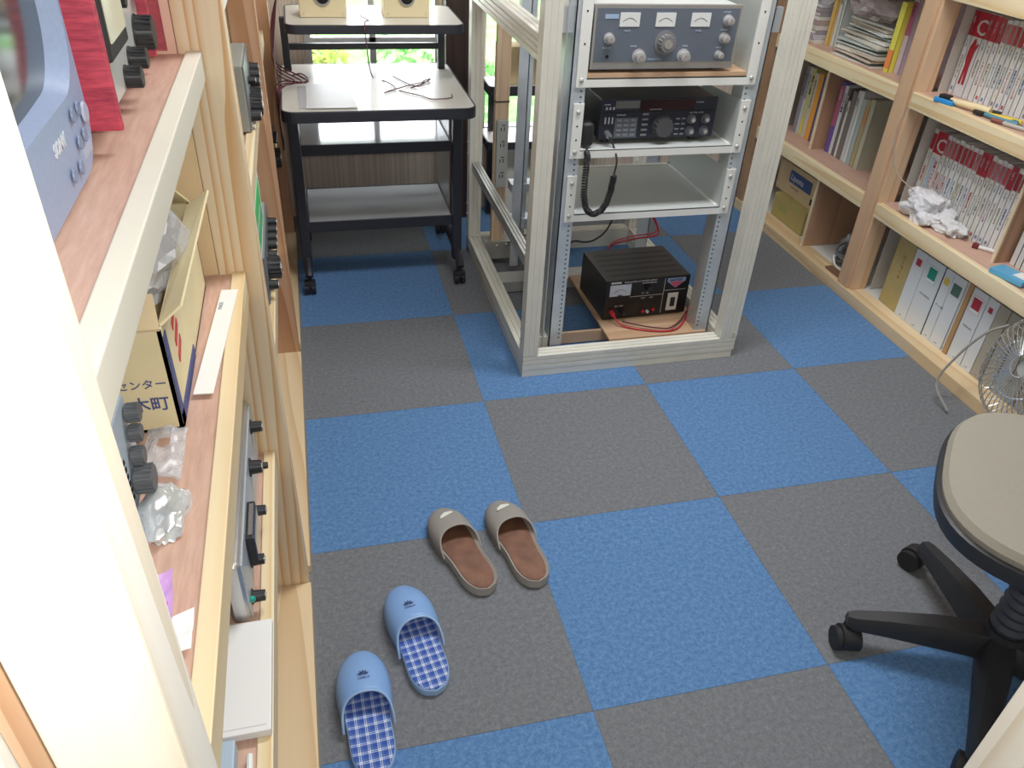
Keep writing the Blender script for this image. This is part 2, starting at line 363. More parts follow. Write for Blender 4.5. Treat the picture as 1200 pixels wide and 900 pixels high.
# white paper box/notebook + blue folder on lowest shelf
pb = thing('white_box', 'flat white paper box lying on the lowest left shelf by the silver radio', 'box', (-.570, -1.088, .3908))
MB().box((-.037, -.088, .0), (.036, .088, .014), .002).done('box_body', paperw, pb)
MB().box((-.03, -.080, .014), (.03, -.079, .0144)).done('seam', plain('seam_grey', (.6, .6, .6), .7), pb)
fo = B((-.70, -1.42, .3905), (-.575, -1.19, .42), 'folder', plain('folder_blue', (.45, .57, .68), .5), None, .002); tag(fo, 'pale blue folder lying on the lowest left shelf in front of the white box', 'folder')
cb = MB().tube(crv([(-.563, -1.45, .396), (-.560, -1.33, .396), (-.5605, -1.20, .396)], 6), .004).done('white_cable', white, None, smooth=True); tag(cb, 'white cable beside the pale blue folder', 'cable')

# ---- middle shelf (z .76): carton, bag, grey radio, foil bag, wrapper, strip
ct = thing('carton', 'open cardboard carton with blue lettering on the middle left shelf', 'box', (-.590, -.995, .757))
m = MB(); H = .134
m.box((-.33, 0, .0), (0, .36, .004)); m.box((-.33, 0, 0), (0, .004, H)); m.box((-.33, .356, 0), (0, .36, H)); m.box((-.004, 0, 0), (0, .36, H)); m.box((-.33, 0, 0), (-.326, .36, H))
m.done('carton_body', cardp, ct)
def quad(pts, th=.003):
    m = MB(); n = (Vector(pts[1])-Vector(pts[0])).cross(Vector(pts[2])-Vector(pts[1])).normalized()*th
    a = [m.b.verts.new(p) for p in pts]; c = [m.b.verts.new(Vector(p)+n) for p in pts]; m.b.faces.new(a); m.b.faces.new(c[::-1]); k = len(pts)
    for i in range(k): m.b.faces.new((a[i], c[i], c[(i+1) % k], a[(i+1) % k]))
    return m
quad([(-.33, 0, H), (0, 0, H), (-.012, .06, H+.012), (-.318, .06, H+.012)]).done('flap', cardb, ct)
quad([(.022, .03, H+.012), (.031, .345, H+.022), (0, .35, H), (0, .01, H)]).done('flap', cardp, ct)
quad([(0, .36, H), (-.33, .36, H), (-.325, .29, H+.045), (-.005, .29, H+.045)]).done('flap', cardp, ct)
MB().box((-.20, .03, H+.006), (-.05, .045, H+.02)).done('tape', plain('green_tape', (.25, .62, .33), .5), ct)
txt('センター', .0135, inkblue, ct, mtx_front_y((-.060, -.0006, .062)))
txt('木町', .021, inkblue, ct, mtx_front_y((-.050, -.0006, .032)), bold=.0002)
MB().box((.0, .005, .0), (.0012, .02, H-.01)).done('printed_band', inkblue, ct)
MB().box((.0, .005, .0), (.0012, .16, .018)).done('printed_band', inkblue, ct)
for k in range(3): MB().poly([(.0, .0), (.03, .012), (.03, .022), (0, .01)], .001, basis((.0002, .06, .055+.022*k), (0, 1, 0), (0, 0, 1))).done('printed_mark', redm, ct)
def blob(p, sx, sy, sz, amp, sc, seed, sub=4, flat=True):
    b = bmesh.new(); bmesh.ops.create_icosphere(b, subdivisions=sub, radius=1)
    for v in b.verts:
        n = v.co.normalized(); d = 1+amp*(noise.noise(n*sc+Vector((seed, 0, 0)))+.5*abs(noise.noise(n*sc*2.3+Vector((0, seed, 0)))))
        c = n*d
        if flat and c.z < -.55: c.z = -.55
        v.co = Vector((c.x*sx, c.y*sy, (c.z+.55)*sz))+Vector(p)
    m = MB(); m.b.free(); m.b = b; return m
bag = blob((-.640, -.80, .868), .060, .115, .045, .35, 2.0, 3).done('plastic_bag', plasticbag, None, smooth=False); tag(bag, 'crumpled clear plastic bag lying in the open carton', 'bag')
R2 = thing('grey_radio', 'pale grey radio with black knobs on the middle left shelf before the carton', 'radio', (-.625, -1.275, .7565))
MB().box((-.20, -.13, .004), (0, .205, .115), .003).done('case', plain('case_pale', (.60, .63, .64), .4), R2)
MB().box((0, -.125, .006), (.003, .2, .112)).done('front_panel', plain('panel_blueg', (.42, .50, .58), .4), R2)
for q in range(9):
    for w in range(5): pass
g = MB()
for q in range(9):
    for w in range(6): g.box((.003, .07+q*.009, .02+w*.009), (.0036, .075+q*.009, .025+w*.009))
gr = g.done('vent_holes', dark, R2); gr['kind'] = 'stuff'
for y, z, r, h in ((.190, .095, .010, .015), (.182, .075, .009, .014), (.17, .055, .010, .014), (.16, .032, .015, .020)): knob(R2, (.003, y, z), r, h, plain('knob_grey', (.10, .11, .12), .5), ridges=True)
R2f = [MB().cyl((x, y, 0), (x, y, .005), .01).done('foot', black, R2) for x in (-.17, -.03) for y in (-.1, .17)]
fb = blob((-.597, -1.142, .7565), .024, .040, .012, .42, 1.7, 9, 4).done('foil_bag', foil, None, smooth=True); tag(fb, 'crumpled silvery foil bag lying on the middle left shelf', 'bag')
bp_ = MB()
for k in range(1): pass
n = 14; vs = [[None]*(n+1) for _ in range(n+1)]
for i in range(n+1):
    for j in range(n+1):
        if 4 < i < 9 and 8 < j < 11: continue
        x = -.627+.044*i/n; y = -1.092+.088*j/n
        vs[i][j] = bp_.b.verts.new((x, y, .766+.006*noise.noise(Vector((x*90, y*90, 1)))+.006*math.sin(PI*i/n)))
for i in range(n):
    for j in range(n):
        q = [vs[i][j], vs[i+1][j], vs[i+1][j+1], vs[i][j+1]]
        if all(q): bp_.b.faces.new(q)
bo = bp_.done('blister_pack', plasticbag, None); mod = bo.modifiers.new('s', 'SOLIDIFY'); mod.thickness = .004; tag(bo, 'empty clear hanging bag with a punched hole, touching the foil bag', 'bag')
st = MB().box((-.012, -.135, 0), (.012, .135, .0015)).done('paper_strip', paperw, None); st.location = (-.5635+.001, -.80, .7615); st.rotation_euler = (0, 0.0, -.07); tag(st, 'narrow white paper strip lying along the middle left shelf lip', 'strip')
txt('MADE', .008, plain('faint_ink', (.4, .42, .5), .6), st, Matrix.Translation((-.004, .075, .0018)) @ Matrix.Rotation(PI/2, 4, 'Z'))
# candy wrapper
wp = thing('snack_wrapper', 'torn purple and white snack wrapper on the middle left shelf', 'wrapper', (-.577, -1.285, .757))
def sheet(nx, ny, fx, amp, seed):
    m = MB(); V = []
    for i in range(nx+1):
        row = []
        for j in range(ny+1):
            p = fx(i/nx, j/ny); row.append(m.b.verts.new(p+Vector((0, 0, amp*(.5+.5*noise.noise(p*60+Vector((seed, 0, 0))))))))
        V.append(row)
    for i in range(nx):
        for j in range(ny): m.b.faces.new((V[i][j], V[i+1][j], V[i+1][j+1], V[i][j+1]))
    return m
o = sheet(8, 8, lambda u, v: Vector((-.015+.014*u+.008*v, .05-.085*v+.01*u, .004)), .012, 3).done('purple_film', plain('purple_film', (.62, .36, .72), .3), wp)
o = sheet(8, 8, lambda u, v: Vector((-.018+.040*u, -.048+.042*v+.016*u, .003)), .007, 5).done('white_film', paperw, wp)
o = sheet(6, 6, lambda u, v: Vector((-.016+.020*u, -.040+.030*v+.010*u, .0125)), .006, 8).done('dark_print', plain('dark_brown_print', (.10, .06, .06), .4), wp)
o = sheet(3, 8, lambda u, v: Vector((-.004+.006*u, -.024+.035*v, .017)), .006, 2).done('magenta_twist', plain('magenta', (.80, .10, .62), .4), wp)
txt('NG', .014, paperw, wp, Matrix.Translation((-.014, -.032, .0215)) @ Matrix.Rotation(.3, 4, 'Z'))

# ---- top shelf (z 1.09): TV, red cased radio, red cabinet
TV = thing('television', 'old blue grey tube television on the top left shelf', 'television', (-.606, -1.218, 1.0865), 0)
tvm = plain('tv_bluegrey', (.30, .38, .56), .4, var=.05, vscale=200)
def rrect(w, h, r, n=6):
    out = []
    for cx, cy, a0 in ((w/2-r, h/2-r, 0), (-w/2+r, h/2-r, PI/2), (-w/2+r, -h/2+r, PI), (w/2-r, -h/2+r, 1.5*PI)):
        for k in range(n+1): a = a0+PI/2*k/n; out.append((cx+r*math.cos(a), cy+r*math.sin(a)))
    return out
def loft(loops, cap=(True, True)):
    m = MB(); L = [[m.b.verts.new(p) for p in lp] for lp in loops]; n = len(L[0])
    for a, c in zip(L, L[1:]):
        for k in range(n): m.b.faces.new((a[k], a[(k+1) % n], c[(k+1) % n], c[k]))
    if cap[0]: m.b.faces.new(L[0][::-1])
    if cap[1]: m.b.faces.new(L[-1])
    return m
def yz(pts, x, cy, cz, sc=1, bulge=0): return [(x+bulge*(1-(a/.18)**2), cy+a*sc, cz+b*sc) for a, b in pts]
wy, hz = .37, .36; out = rrect(wy, hz, .045, 8); inn = [(a, b+.022) for a, b in rrect(wy-.022, hz-.10, .05, 8)]
loft([yz(out, -.30, .02, .19, .72), yz(out, -.10, .02, .185, .97), yz(out, -.02, .02, .18, 1), yz(out, -.004, .02, .18, .985), yz(out, .006, .02, .18, .972), yz(inn, .006, .02, .18, 1.0), yz(inn, -.010, .02, .18, .95)], (True, False)).done('case', tvm, TV, smooth=True)
scr = MB(); nn = 12; V = [[scr.b.verts.new((-.012+.010*(1-((i/nn-.5)*2)**2)*.5+.010*(1-((j/nn-.5)*2)**2)*.5, .02+(i/nn-.5)*(wy-.028), .202+(j/nn-.5)*(hz-.105))) for j in range(nn+1)] for i in range(nn+1)]
for i in range(nn):
    for j in range(nn): scr.b.faces.new((V[i][j], V[i+1][j], V[i+1][j+1], V[i][j+1]))
scr.done('screen', plain('crt_screen', (.05, .065, .065), .12, spec=.7), TV, smooth=True)
txt('SONY', .0135, plain('tv_logo', (.62, .66, .74), .3), TV, mtx_front_x((.0066, .075, .046)), bold=.0006)
for k, (y, z) in enumerate([(.145, .058), (.165, .058), (.145, .036), (.165, .036), (.105, .022), (.130, .020)]): knob(TV, (.0055, y, z), .006, .0035, plain('tv_button', (.20, .26, .40), .4), name='button')
knob(TV, (.0055, .182, .050), .009, .004, plain('tv_bezel_light', (.42, .47, .60), .4), name='power_button')
B((.0058, .155, .018), (.0066, .185, .026), 'label_strip', plain('tv_bezel_light', (.42, .47, .60), .4), TV)
MB().box((-.25, -.13, 0), (-.005, .17, .012), .003).done('base', tvm, TV)

R3 = thing('red_cased_radio', 'radio with a red wood grain case and round black knobs on the top left shelf', 'radio', (-.602, -.99, 1.09))
MB().box((-.30, 0, .015), (.022, .008, .30), .002).done('side_panel', redwood, R3); MB().box((-.30, .29, .015), (.018, .298, .30), .002).done('side_panel', redwood, R3)
MB().box((-.30, .008, .018), (.0, .29, .298), .002).done('case', redwood, R3)
B((.0001, .009, .018), (.006, .289, .298), 'front_panel', plain('panel_pale', (.62, .64, .62), .35, metal=.3), R3)
bz = B((.006, .02, .07), (.022, .12, .20), 'meter', softblack, R3, .003); B((.0215, .03, .085), (.0235, .11, .185), 'meter_glass', plain('meter_face_y', (.70, .72, .55), .15), bz)
for y, z, r, h in ((.255, .05, .018, .020), (.185, .038, .011, .019), (.145, .028, .011, .017), (.28, .10, .012, .020), (.17, .10, .009, .012)): knob(R3, (.006, y, z), r, h, black, skirt=r*1.1, ridges=True)
for x in (-.27, -.03):
    for y in (.03, .27): MB().cyl((x, y, 0), (x, y, .017), .013).done('foot', black, R3)
CB = thing('red_cabinet', 'small cabinet with a dark red front in a pink wooden frame beside the pine post', 'cabinet', (-.56, -.60, 1.0765))
pinkw = plain('pink_frame', (.84, .55, .44), .5)
B((-.22, .021, .0), (-.0135, .30, .30), 'body', pinkw, CB)
for a, c in [((-.22, 0), (-.0135, .013)), ((-.025, .013), (-.0135, .30)), ((-.22, .013), (-.208, .30))]: B((a[0], .0, a[1]), (c[0], .02, c[1]), 'frame', pinkw, CB)
B((-.208, .008, .013), (-.025, .02, .30), 'front', plain('dull_red', (.48, .10, .13), .7, var=.15, vscale=150), CB)

# ---- far bay left: radio A (z .76), radio B (z .39) + green box + bag
def side_radio(name, label, loc, w, h, ks, mat, fm):
    t = thing(name, label, 'radio', loc)
    MB().box((-.24, 0, .006), (-.002, w, h), .003).done('case', mat, t)
    MB().box((-.002, .002, .008), (.002, w-.002, h-.002), .001).done('front_panel', fm, t)
    for y, z, r, hh in ks: knob(t, (.002, y, z), r, hh, black, skirt=r*1.12, cap=.6, ridges=r > .015)
    for x in (-.2, -.03):
        for y in (.03, w-.03): MB().cyl((x, y, 0), (x, y, .007), .01).done('foot', black, t)
    return t
cg = plain('case_olive_grey', (.34, .35, .31), .45); fg = plain('panel_dark_grey', (.20, .21, .22), .4)
ra = side_radio('compact_radio', 'dark grey radio on the middle shelf behind the pine post, above the green striped box', (-.540, .09, .7565), .225, .150, [(.03, .035, .013, .022), (.08, .045, .023, .026), (.13, .055, .016, .024), (.165, .075, .012, .022), (.195, .085, .012, .022), (.22, .095, .011, .02), (.10, .095, .008, .016)], cg, fg)
rb = side_radio('low_radio', 'dark grey radio on the lowest shelf behind the pine post, under the green striped box', (-.545, -.05, .3865), .34, .130, [(.03, .045, .012, .022), (.09, .060, .026, .030), (.15, .065, .013, .022), (.19, .075, .013, .022), (.225, .08, .012, .022), (.26, .085, .012, .022), (.30, .09, .011, .022)], plain('case_mid_grey', (.38, .40, .41), .4), fg)
gb = thing('striped_box', 'white box with green stripes stacked on the lower radio behind the pine post', 'box', (-.549, -.09, .5165))
B((-.22, 0, 0), (0, .30, .17), 'box_body', paperw, gb, .002)
B((.0, .02, .01), (.0012, .26, .11), 'green_print', greenm, gb); B((.0012, .02, .05), (.002, .2, .065), 'grey_print', plain('grey_print', (.45, .5, .5), .5), gb)
pb2 = blob((-.585, -.03, .688), .035, .06, .028, .5, 3, 21, 3).done('plastic_bag', plasticbag, None); tag(pb2, 'small clear plastic bag on top of the green striped box', 'bag')
pb2['category'] = 'bag'
gb2 = B((-.78, -.55+.005, .7565), (-.62, -.40, .93), 'green_carton', greenm, None, .002)
tag(gb2, 'bright green carton glimpsed on the middle left shelf behind the post', 'box')
gb3 = thing('green_label_box', 'white box with a green label standing behind the cardboard carton', 'box', (-.64, -.625, .7565))
B((-.12, -.0, 0), (0, .02, .25), 'box_body', paperw, gb3); B((-.12, -.0012, .07), (0, 0, .20), 'green_label', greenm, gb3)
MB().poly([(-.1, 0), (-.02, .035), (-.02, .02), (-.06, -.01)], .0012, mtx_front_y((0, -.0014, .13))).done('leaf_mark', plain('dark_teal', (.03, .20, .18), .5), gb3)
hg = side_radio('dark_blue_device', 'dark blue device at the top of the picture behind the pine post', (-.545, .06, 1.09), .22, .15, [(.05, .05, .02, .02), (.15, .05, .02, .02)], plain('dark_blue', (.05, .07, .11), .4), plain('dark_blue', (.05, .07, .11), .4))
bk = side_radio('far_device', 'small dark device with one round knob on the lowest far left shelf', (-.535, .80, .39), .25, .10, [(.05, .05, .03, .022)] + [(.12+.018*k, .08, .006, .012) for k in range(6)], redpineZ if False else fg, fg)

# ---------------------------------------------------------------- computer desk
DK = thing('computer_desk', 'black framed computer desk with cream tops below the window', 'desk', (0, 0, 0))
def top(x0, x1, y0, y1, z, th, r, name, parent):
    cx, cy = (x0+x1)/2, (y0+y1)/2; P = rrect(x1-x0, y1-y0, r, 6)
    t = MB().poly([(cx+a, cy+b) for a, b in P], th, Matrix.Translation((0, 0, z-th))).done(name, laminate, parent)
    P2 = rrect(x1-x0+.012, y1-y0+.012, r+.006, 6)
    lo = loft([[(cx+a, cy+b, z-th-.004) for a, b in P2], [(cx+a, cy+b, z-.003) for a, b in P2], [(cx+a*.997, cy+b*.997, z+.0005) for a, b in P2], [(cx+a, cy+b, z+.0005) for a, b in P], [(cx+a, cy+b, z-.002) for a, b in P]], (True, False))
    lo.done('edge_band', blackmetal, t, smooth=False); return t
top(-.484, .090, .625, 1.19, .65, .028, .035, 'main_top', DK)
top(-.450, .095, .862, 1.19, .84, .022, .03, 'upper_top', DK)
for x in (-.462, .062):
    B((x-.016, .775, .07), (x+.016, .81, .621), 'leg', blackmetal, DK, .004)
    B((x-.012, 1.10, .07), (x+.012, 1.13, .8155), 'leg', blackmetal, DK, .003)
    MB().tube([(x, .715, .068), (x, .735, .085), (x, .79, .105), (x, 1.10, .10), (x, 1.17, .085)], .014, 8).done('foot_bar', blackmetal, DK, smooth=True)
    for y in (.725, 1.16):
        c = MB(); c.cyl((x-.018, y, .024), (x-.004, y, .024), .0235); c.cyl((x+.004, y, .024), (x+.018, y, .024), .0235); c.cyl((x, y, .02), (x, y, .085), .006)
        c.box((x-.019, y-.02, .03), (x+.019, y+.012, .052), .006); c.done('caster', black, DK, smooth=True)
for x in (-.448, .048):
    B((x-.002, .86, .17), (x+.002, 1.11, .60), 'side_rail', plain('inner_rail', (.5, .5, .52), .3, metal=.6), DK) if x < 0 else B((x-.002, .86, .17), (x+.002, 1.11, .60), 'side_rail', plain('inner_rail', (.5, .5, .52), .3, metal=.6), DK)
for n_, z, y0, y1 in (('bottom_shelf', .235, .79, 1.09), ('middle_shelf', .485, .83, 1.075)):
    s = B((-.442, y0, z-.006), (.042, y1, z), n_, shelfgloss, DK); [B((-.444, ya, z-.034), (.044, ya+.008, z+.001), 'shelf_edge', blackmetal, s) for ya in (y0-.0081, y1+.0001)]
B((-.45, 1.108, .715), (.05, 1.122, .735), 'crossbar', blackmetal, DK); B((-.45, 1.108, .40), (.05, 1.122, .425), 'crossbar', blackmetal, DK); B((-.45, 1.104, .43), (.05, 1.108, .443), 'light_strip', plain('light_strip', (.7, .66, .6), .3), DK)
for k, (x, y) in enumerate(((-.333, 1.02), (-.070, 1.02))):
    s = thing('wooden_speaker', ['left of two small beige wooden speaker boxes on the upper desk top', 'right of two small beige wooden speaker boxes on the upper desk top'][k], 'speaker', (x, y, .8405), 0, None)
    w = .073
    B((-w, -.05, 0), (w, .07, .15), 'cabinet', plain('mdf_beige', (.76, .66, .42), .6), s, .004)
    MB().cyl((0, -.0505, .06), (0, -.054, .06), .026, n=28).done('speaker_ring', plain('ring_grey', (.3, .3, .28), .5), s, smooth=True)
    MB().cyl((0, -.054, .06), (0, -.0565, .06), .020, .010, n=28).done('speaker_cone', dark, s, smooth=True)
    for sx in (-1, 1):
        for zz in (.012, .135): MB().cyl((sx*(w-.012), -.0502, zz), (sx*(w-.012), -.052, zz), .003, n=8).done('screw', galv2, s)
# papers + wires on the desk
pa = B((-.435, .655, .6508), (-.285, .90, .6522), 'clear_folder', plain('clear_sheet', (.55, .58, .60), .2), None); pa.rotation_euler = (0, 0, .0); tag(pa, 'clear plastic folder lying flat on the desk top left corner', 'folder')
pc = MB().poly([(0, 0), (.15, 0), (.13, .27), (.09, .285), (.0, .26)], .001).done('paper_sheet', plain('sheet_grey', (.66, .67, .67), .4), None); pc.location = (-.415, .645, .6535); pc.rotation_euler = (0, 0, -.02); tag(pc, 'pale paper sheet with cut corner on top of the clear folder', 'paper')
wire = plain('wire_dark', (.10, .02, .03), .5)
wr = MB(); wr.tube(crv([(-.22, .98, .845), (-.20, .90, .846), (-.215, .855, .848), (-.215, .845, .80), (-.19, 1.0, .655), (-.15, .93, .654), (-.13, .85, .653), (-.17, .80, .653), (-.14, .83, .654), (-.06, .90, .653), (-.01, .93, .653)], 6), .0018, 6)
wr.tube(crv([(-.12, 1.0, .653), (-.08, .90, .653), (-.05, .86, .655), (-.03, .92, .656), (.0, .95, .655), (-.04, .88, .658), (-.08, .85, .653)], 6), .0018, 6)
wr.tube(crv([(-.12, .82, .653), (-.06, .76, .653), (-.03, .72, .653), (.03, .73, .653), (.04, .77, .653)], 6), .0018, 6)
wr = wr.done('speaker_wire', wire, None, smooth=True); tag(wr, 'thin dark red wires tangled on the cream desk top', 'wire')
wl = MB()
random.seed(4)
for k in range(4):
    wl.tube(crv([(-.47, 1.02+.02*k, .90), (-.50, 1.0, .80-.02*k), (-.495, .9+.03*k, .70), (-.46+.02*k, .86, .675), (-.49, .80+.04*k, .66), (-.50, .82, .56+.02*k), (-.499, .95-.03*k, .46)], 5), .0022, 6)
wl.tube(crv([(-.45, 1.0, .66), (-.42, 1.02, .66), (-.40, .96, .656), (-.43, .92, .656), (-.47, .95, .66)], 5), .0022, 6)
wl = wl.done('hanging_wire', wire, None, smooth=True); tag(wl, 'bundle of red and black wires hanging at the left of the desk', 'wire')

# ---------------------------------------------------------------- second low stand behind the tower
ST = thing('printer_stand', 'low black stand with a white top seen through the rack', 'stand', (.50, 1.27, 0))
top(-.24, .24, -.09, .09, .355, .024, .02, 'stand_top', ST); top(-.24, .24, -.09, .06, .565, .03, .02, 'stand_shelf', ST)
for x in (-.2, .2): B((x-.012, .05, 0), (x+.012, .075, .535), 'leg', blackmetal, ST)
B((-.19, -.02, .0), (.19, .0, .33), 'front_board', plain('beige_board', (.62, .60, .54), .5), ST)
bx = B((.30, 1.20, .567), (.60, 1.30, .70), 'brown_carton', cardb, None, .002); tag(bx, 'plain brown carton on the low black stand behind the rack', 'box')
bx = B((.385, 1.195, .701), (.43, 1.30, .95), 'white_case', white, None, .002); tag(bx, 'narrow white case standing on the brown carton behind the rack', 'case')

# ---------------------------------------------------------------- tower frame of cream extrusions
TW = thing('equipment_tower', 'tall cream extruded frame standing on the carpet around the rack', 'frame', (0, 0, 0))
def profile(p, q, w, d, name, side=(1, 0, 0), mat=cream, groove=.0035, parent=TW):
    """grooved bar from p to q; section w along side, d along the third axis; p is the centre line"""
    p = Vector(p); q = Vector(q); z = (q-p).normalized(); x = Vector(side).normalized(); y = z.cross(x)
    def edge(L, k):   # points along one face from -L/2 to L/2 with grooves
        out = [(-L/2, 0)]
        for c in ((-.24, .0, .24) if L > .045 else (-.18, .18)):
            a = c*L; g = L*.045; out += [(a-g, 0), (a-g*.6, -groove), (a+g*.6, -groove), (a+g, 0)]
        return out
    pts = []
    for (L, ox, oy, ux, uy, nx, ny) in ((w, 0, -d/2, 1, 0, 0, -1), (d, w/2, 0, 0, 1, 1, 0), (w, 0, d/2, -1, 0, 0, 1), (d, -w/2, 0, 0, -1, -1, 0)):
        for a, h in edge(L, 0): pts.append((ox+ux*a+nx*h, oy+uy*a+ny*h))
    Mx = Matrix(((x[0], y[0], z[0], p[0]), (x[1], y[1], z[1], p[1]), (x[2], y[2], z[2], p[2]), (0, 0, 0, 1)))
    return MB().poly(pts, (q-p).length, Mx).done(name, mat, parent)
XL, XR, YF, YB, HT = .137, .832, .097, .99, 1.75
profile((XL+.0225, YF+.0225, .075), (XL+.0225, YF+.0225, HT), .045, .045, 'corner_post', groove=.0009)
profile((XR-.0275, YF+.0225, .075), (XR-.0275, YF+.0225, HT), .055, .045, 'corner_post')
profile((XL+.0225, YB-.0225, .075), (XL+.0225, YB-.0225, HT), .045, .045, 'corner_post')
profile((XR-.0225, YB-.0225, .075), (XR-.0225, YB-.0225, HT), .045, .045, 'corner_post')
# base: lower plinth + upper step
profile((XL, YF+.0225, .05), (XR, YF+.0225, .05), .045, .045, 'base_rail', side=(0, 1, 0))
B((XL, YF+.001, .0005), (XR-.004, YF+.045, .027), 'plinth', cream, TW, .001)
profile((XL, YB-.0225, .05), (XR, YB-.0225, .05), .045, .045, 'base_rail', side=(0, 1, 0))
for x in (XL+.0225, XR-.0225):
    profile((x, YF+.046, .05), (x, YB-.046, .05), .045, .045, 'side_base_rail', side=(1, 0, 0))
    B((x-.0215, YF+.046, .0005), (x+.0215, YB-.001, .027), 'plinth', cream, TW, .001)
B((XL+.001, YB-.045, .0005), (XR-.001, YB-.001, .027), 'plinth', cream, TW)
profile((XL+.0225, YF+.046, .35), (XL+.0225, YB-.046, .35), .028, .032, 'middle_rail', side=(1, 0, 0), mat=galv2)
profile((XL+.0225, YF+.046, .93), (XL+.0225, YB-.046, .93), .045, .06, 'upper_rail', side=(1, 0, 0))
profile((XL+.046, YB-.0225, .93), (XR-.046, YB-.0225, .93), .045, .05, 'upper_rail', side=(0, 1, 0))
for z in (.16, .20, .39, .43):
    MB().sph((XL-.001, YB-.02, z), .005, n=10).done('bolt', galv2, TW)
MB().sph((XR-.012, YF-.001, .09), .004, n=8).done('bolt', plain('dirty_bolt', (.5, .45, .3), .5), TW)
# galvanised posts and batten inside, left rear
IB = [(.345, .80), (.395, .80), (.30, .66)]
for x, y in ((.315, .84),):
    o = MB().box((x-.009, y-.009, .10), (x+.009, y+.009, 1.6), .004).done('steel_post', galv, TW)
bt = B((.205, .855, .09), (.252, .88, 1.6), 'wooden_batten', battenZ, TW)
for z in (.60, .86): MB().box((.203, .853, z), (.254, .882, z+.004)).done('cable_tie', black, bt)
for x in (.222, .236): pass
o = B((.180, .843, .028), (.285, .905, .095), 'corner_bracket', galv2, TW)
for x, z in ((.19, .11), (.26, .085), (.225, .08)): MB().sph((x, .842, z), .006, n=8).done('bolt', chrome, TW)
B((.26, .80, .30), (.46, .86, .33), 'cross_bracket', galv, TW); B((.26, .80, .16), (.46, .86, .20), 'cross_bracket', galv, TW)
OS = thing('power_strip', 'grey four outlet power strip mounted on the batten in the frame', 'power strip', (.2285, .855, .31))
B((-.020, -.022, 0), (.020, -.0005, .235), 'strip_body', plain('strip_grey', (.50, .52, .50), .5), OS, .003)
for k in range(4):
    z = .035+.055*k; s = MB(); s.box((-.008, -.0228, z), (-.005, -.0218, z+.012)); s.box((.003, -.0228, z), (.006, -.0218, z+.014)); s.box((-.004, -.0228, z+.018), (.008, -.0218, z+.021)); s.done('outlet', dark, OS)

# ---------------------------------------------------------------- the 19 inch rack inside
RK = thing('equipment_rack', 'grey steel equipment rack with perforated uprights inside the cream frame', 'rack', (0, 0, 0))
def upright(x0, x1, y0, y1, hx0, hx1, h):
    u = MB(); u.box((x0, y0, .045), (x1, y0+.003, h)); 
    xo = x0 if (hx0 or 0) > (x0+x1)/2 else x1
    u.box((min(xo, xo+.003) if xo == x0 else x1-.003, y0, .045), (x0+.003 if xo == x0 else x1, y1, h))
    p = u.done('upright', galv, RK)
    if hx0 is None: return p
    hs = MB(); z = .07
    k = 0
    while z < h-.05:
        hs.box((hx0, y0-.0006, z), (hx0+.005, y0+.0004, z+.005)); z += .0148
    o = hs.done('rack_holes', plain('hole_grey', (.10, .11, .12), .6), p); o['kind'] = 'stuff'; return p
upright(.243, .284, .19, .245, .271, .278, 1.5); upright(.732, .778, .19, .245, .738, .745, 1.5)
upright(.250, .284, .74, .79, None, None, 1.5); upright(.732, .778, .74, .79, None, None, 1.5)
for x in (.243, .732):   # darker inner flange
    B((x+ (.0 if x > .5 else -.02), .193, .045), (x+(.003 if x > .5 else -.017), .25, 1.5), 'flange', galv2, RK)
B((.185, .195, .028), (.242, .25, .075), 'foot_block', plain('foot_white', (.62, .63, .60), .4), RK); B((.779, .195, .028), (.806, .25, .06), 'foot_block', plain('foot_white', (.62, .63, .60), .4), RK)
B((.186, .255, .005), (.783, .265, .044), 'bottom_bar', plyX, RK); B((.186, .17, .005), (.783, .180, .044), 'bottom_bar', plyX, RK); B((.186, .62, .005), (.783, .70, .044), 'bottom_bar', galv2, RK)
for x in (.285, .700): B((x, .266, .010), (x+.03, .619, .036), 'side_bar', galv2, RK)
B((.186, .20, .95), (.2425, .215, 1.01), 'tie_plate', plain('tie_blue', (.60, .66, .72), .4, metal=.3), RK); B((.779, .20, .95), (.806, .215, 1.01), 'tie_plate', plain('tie_blue', (.60, .66, .72), .4, metal=.3), RK)
B((.440, .1805, .0452), (.770, .62, .0532), 'plank', plyX, RK)
B((.445, .140, .030), (.56, .1800, .0445), 'plank_end', plyX, RK) if False else None
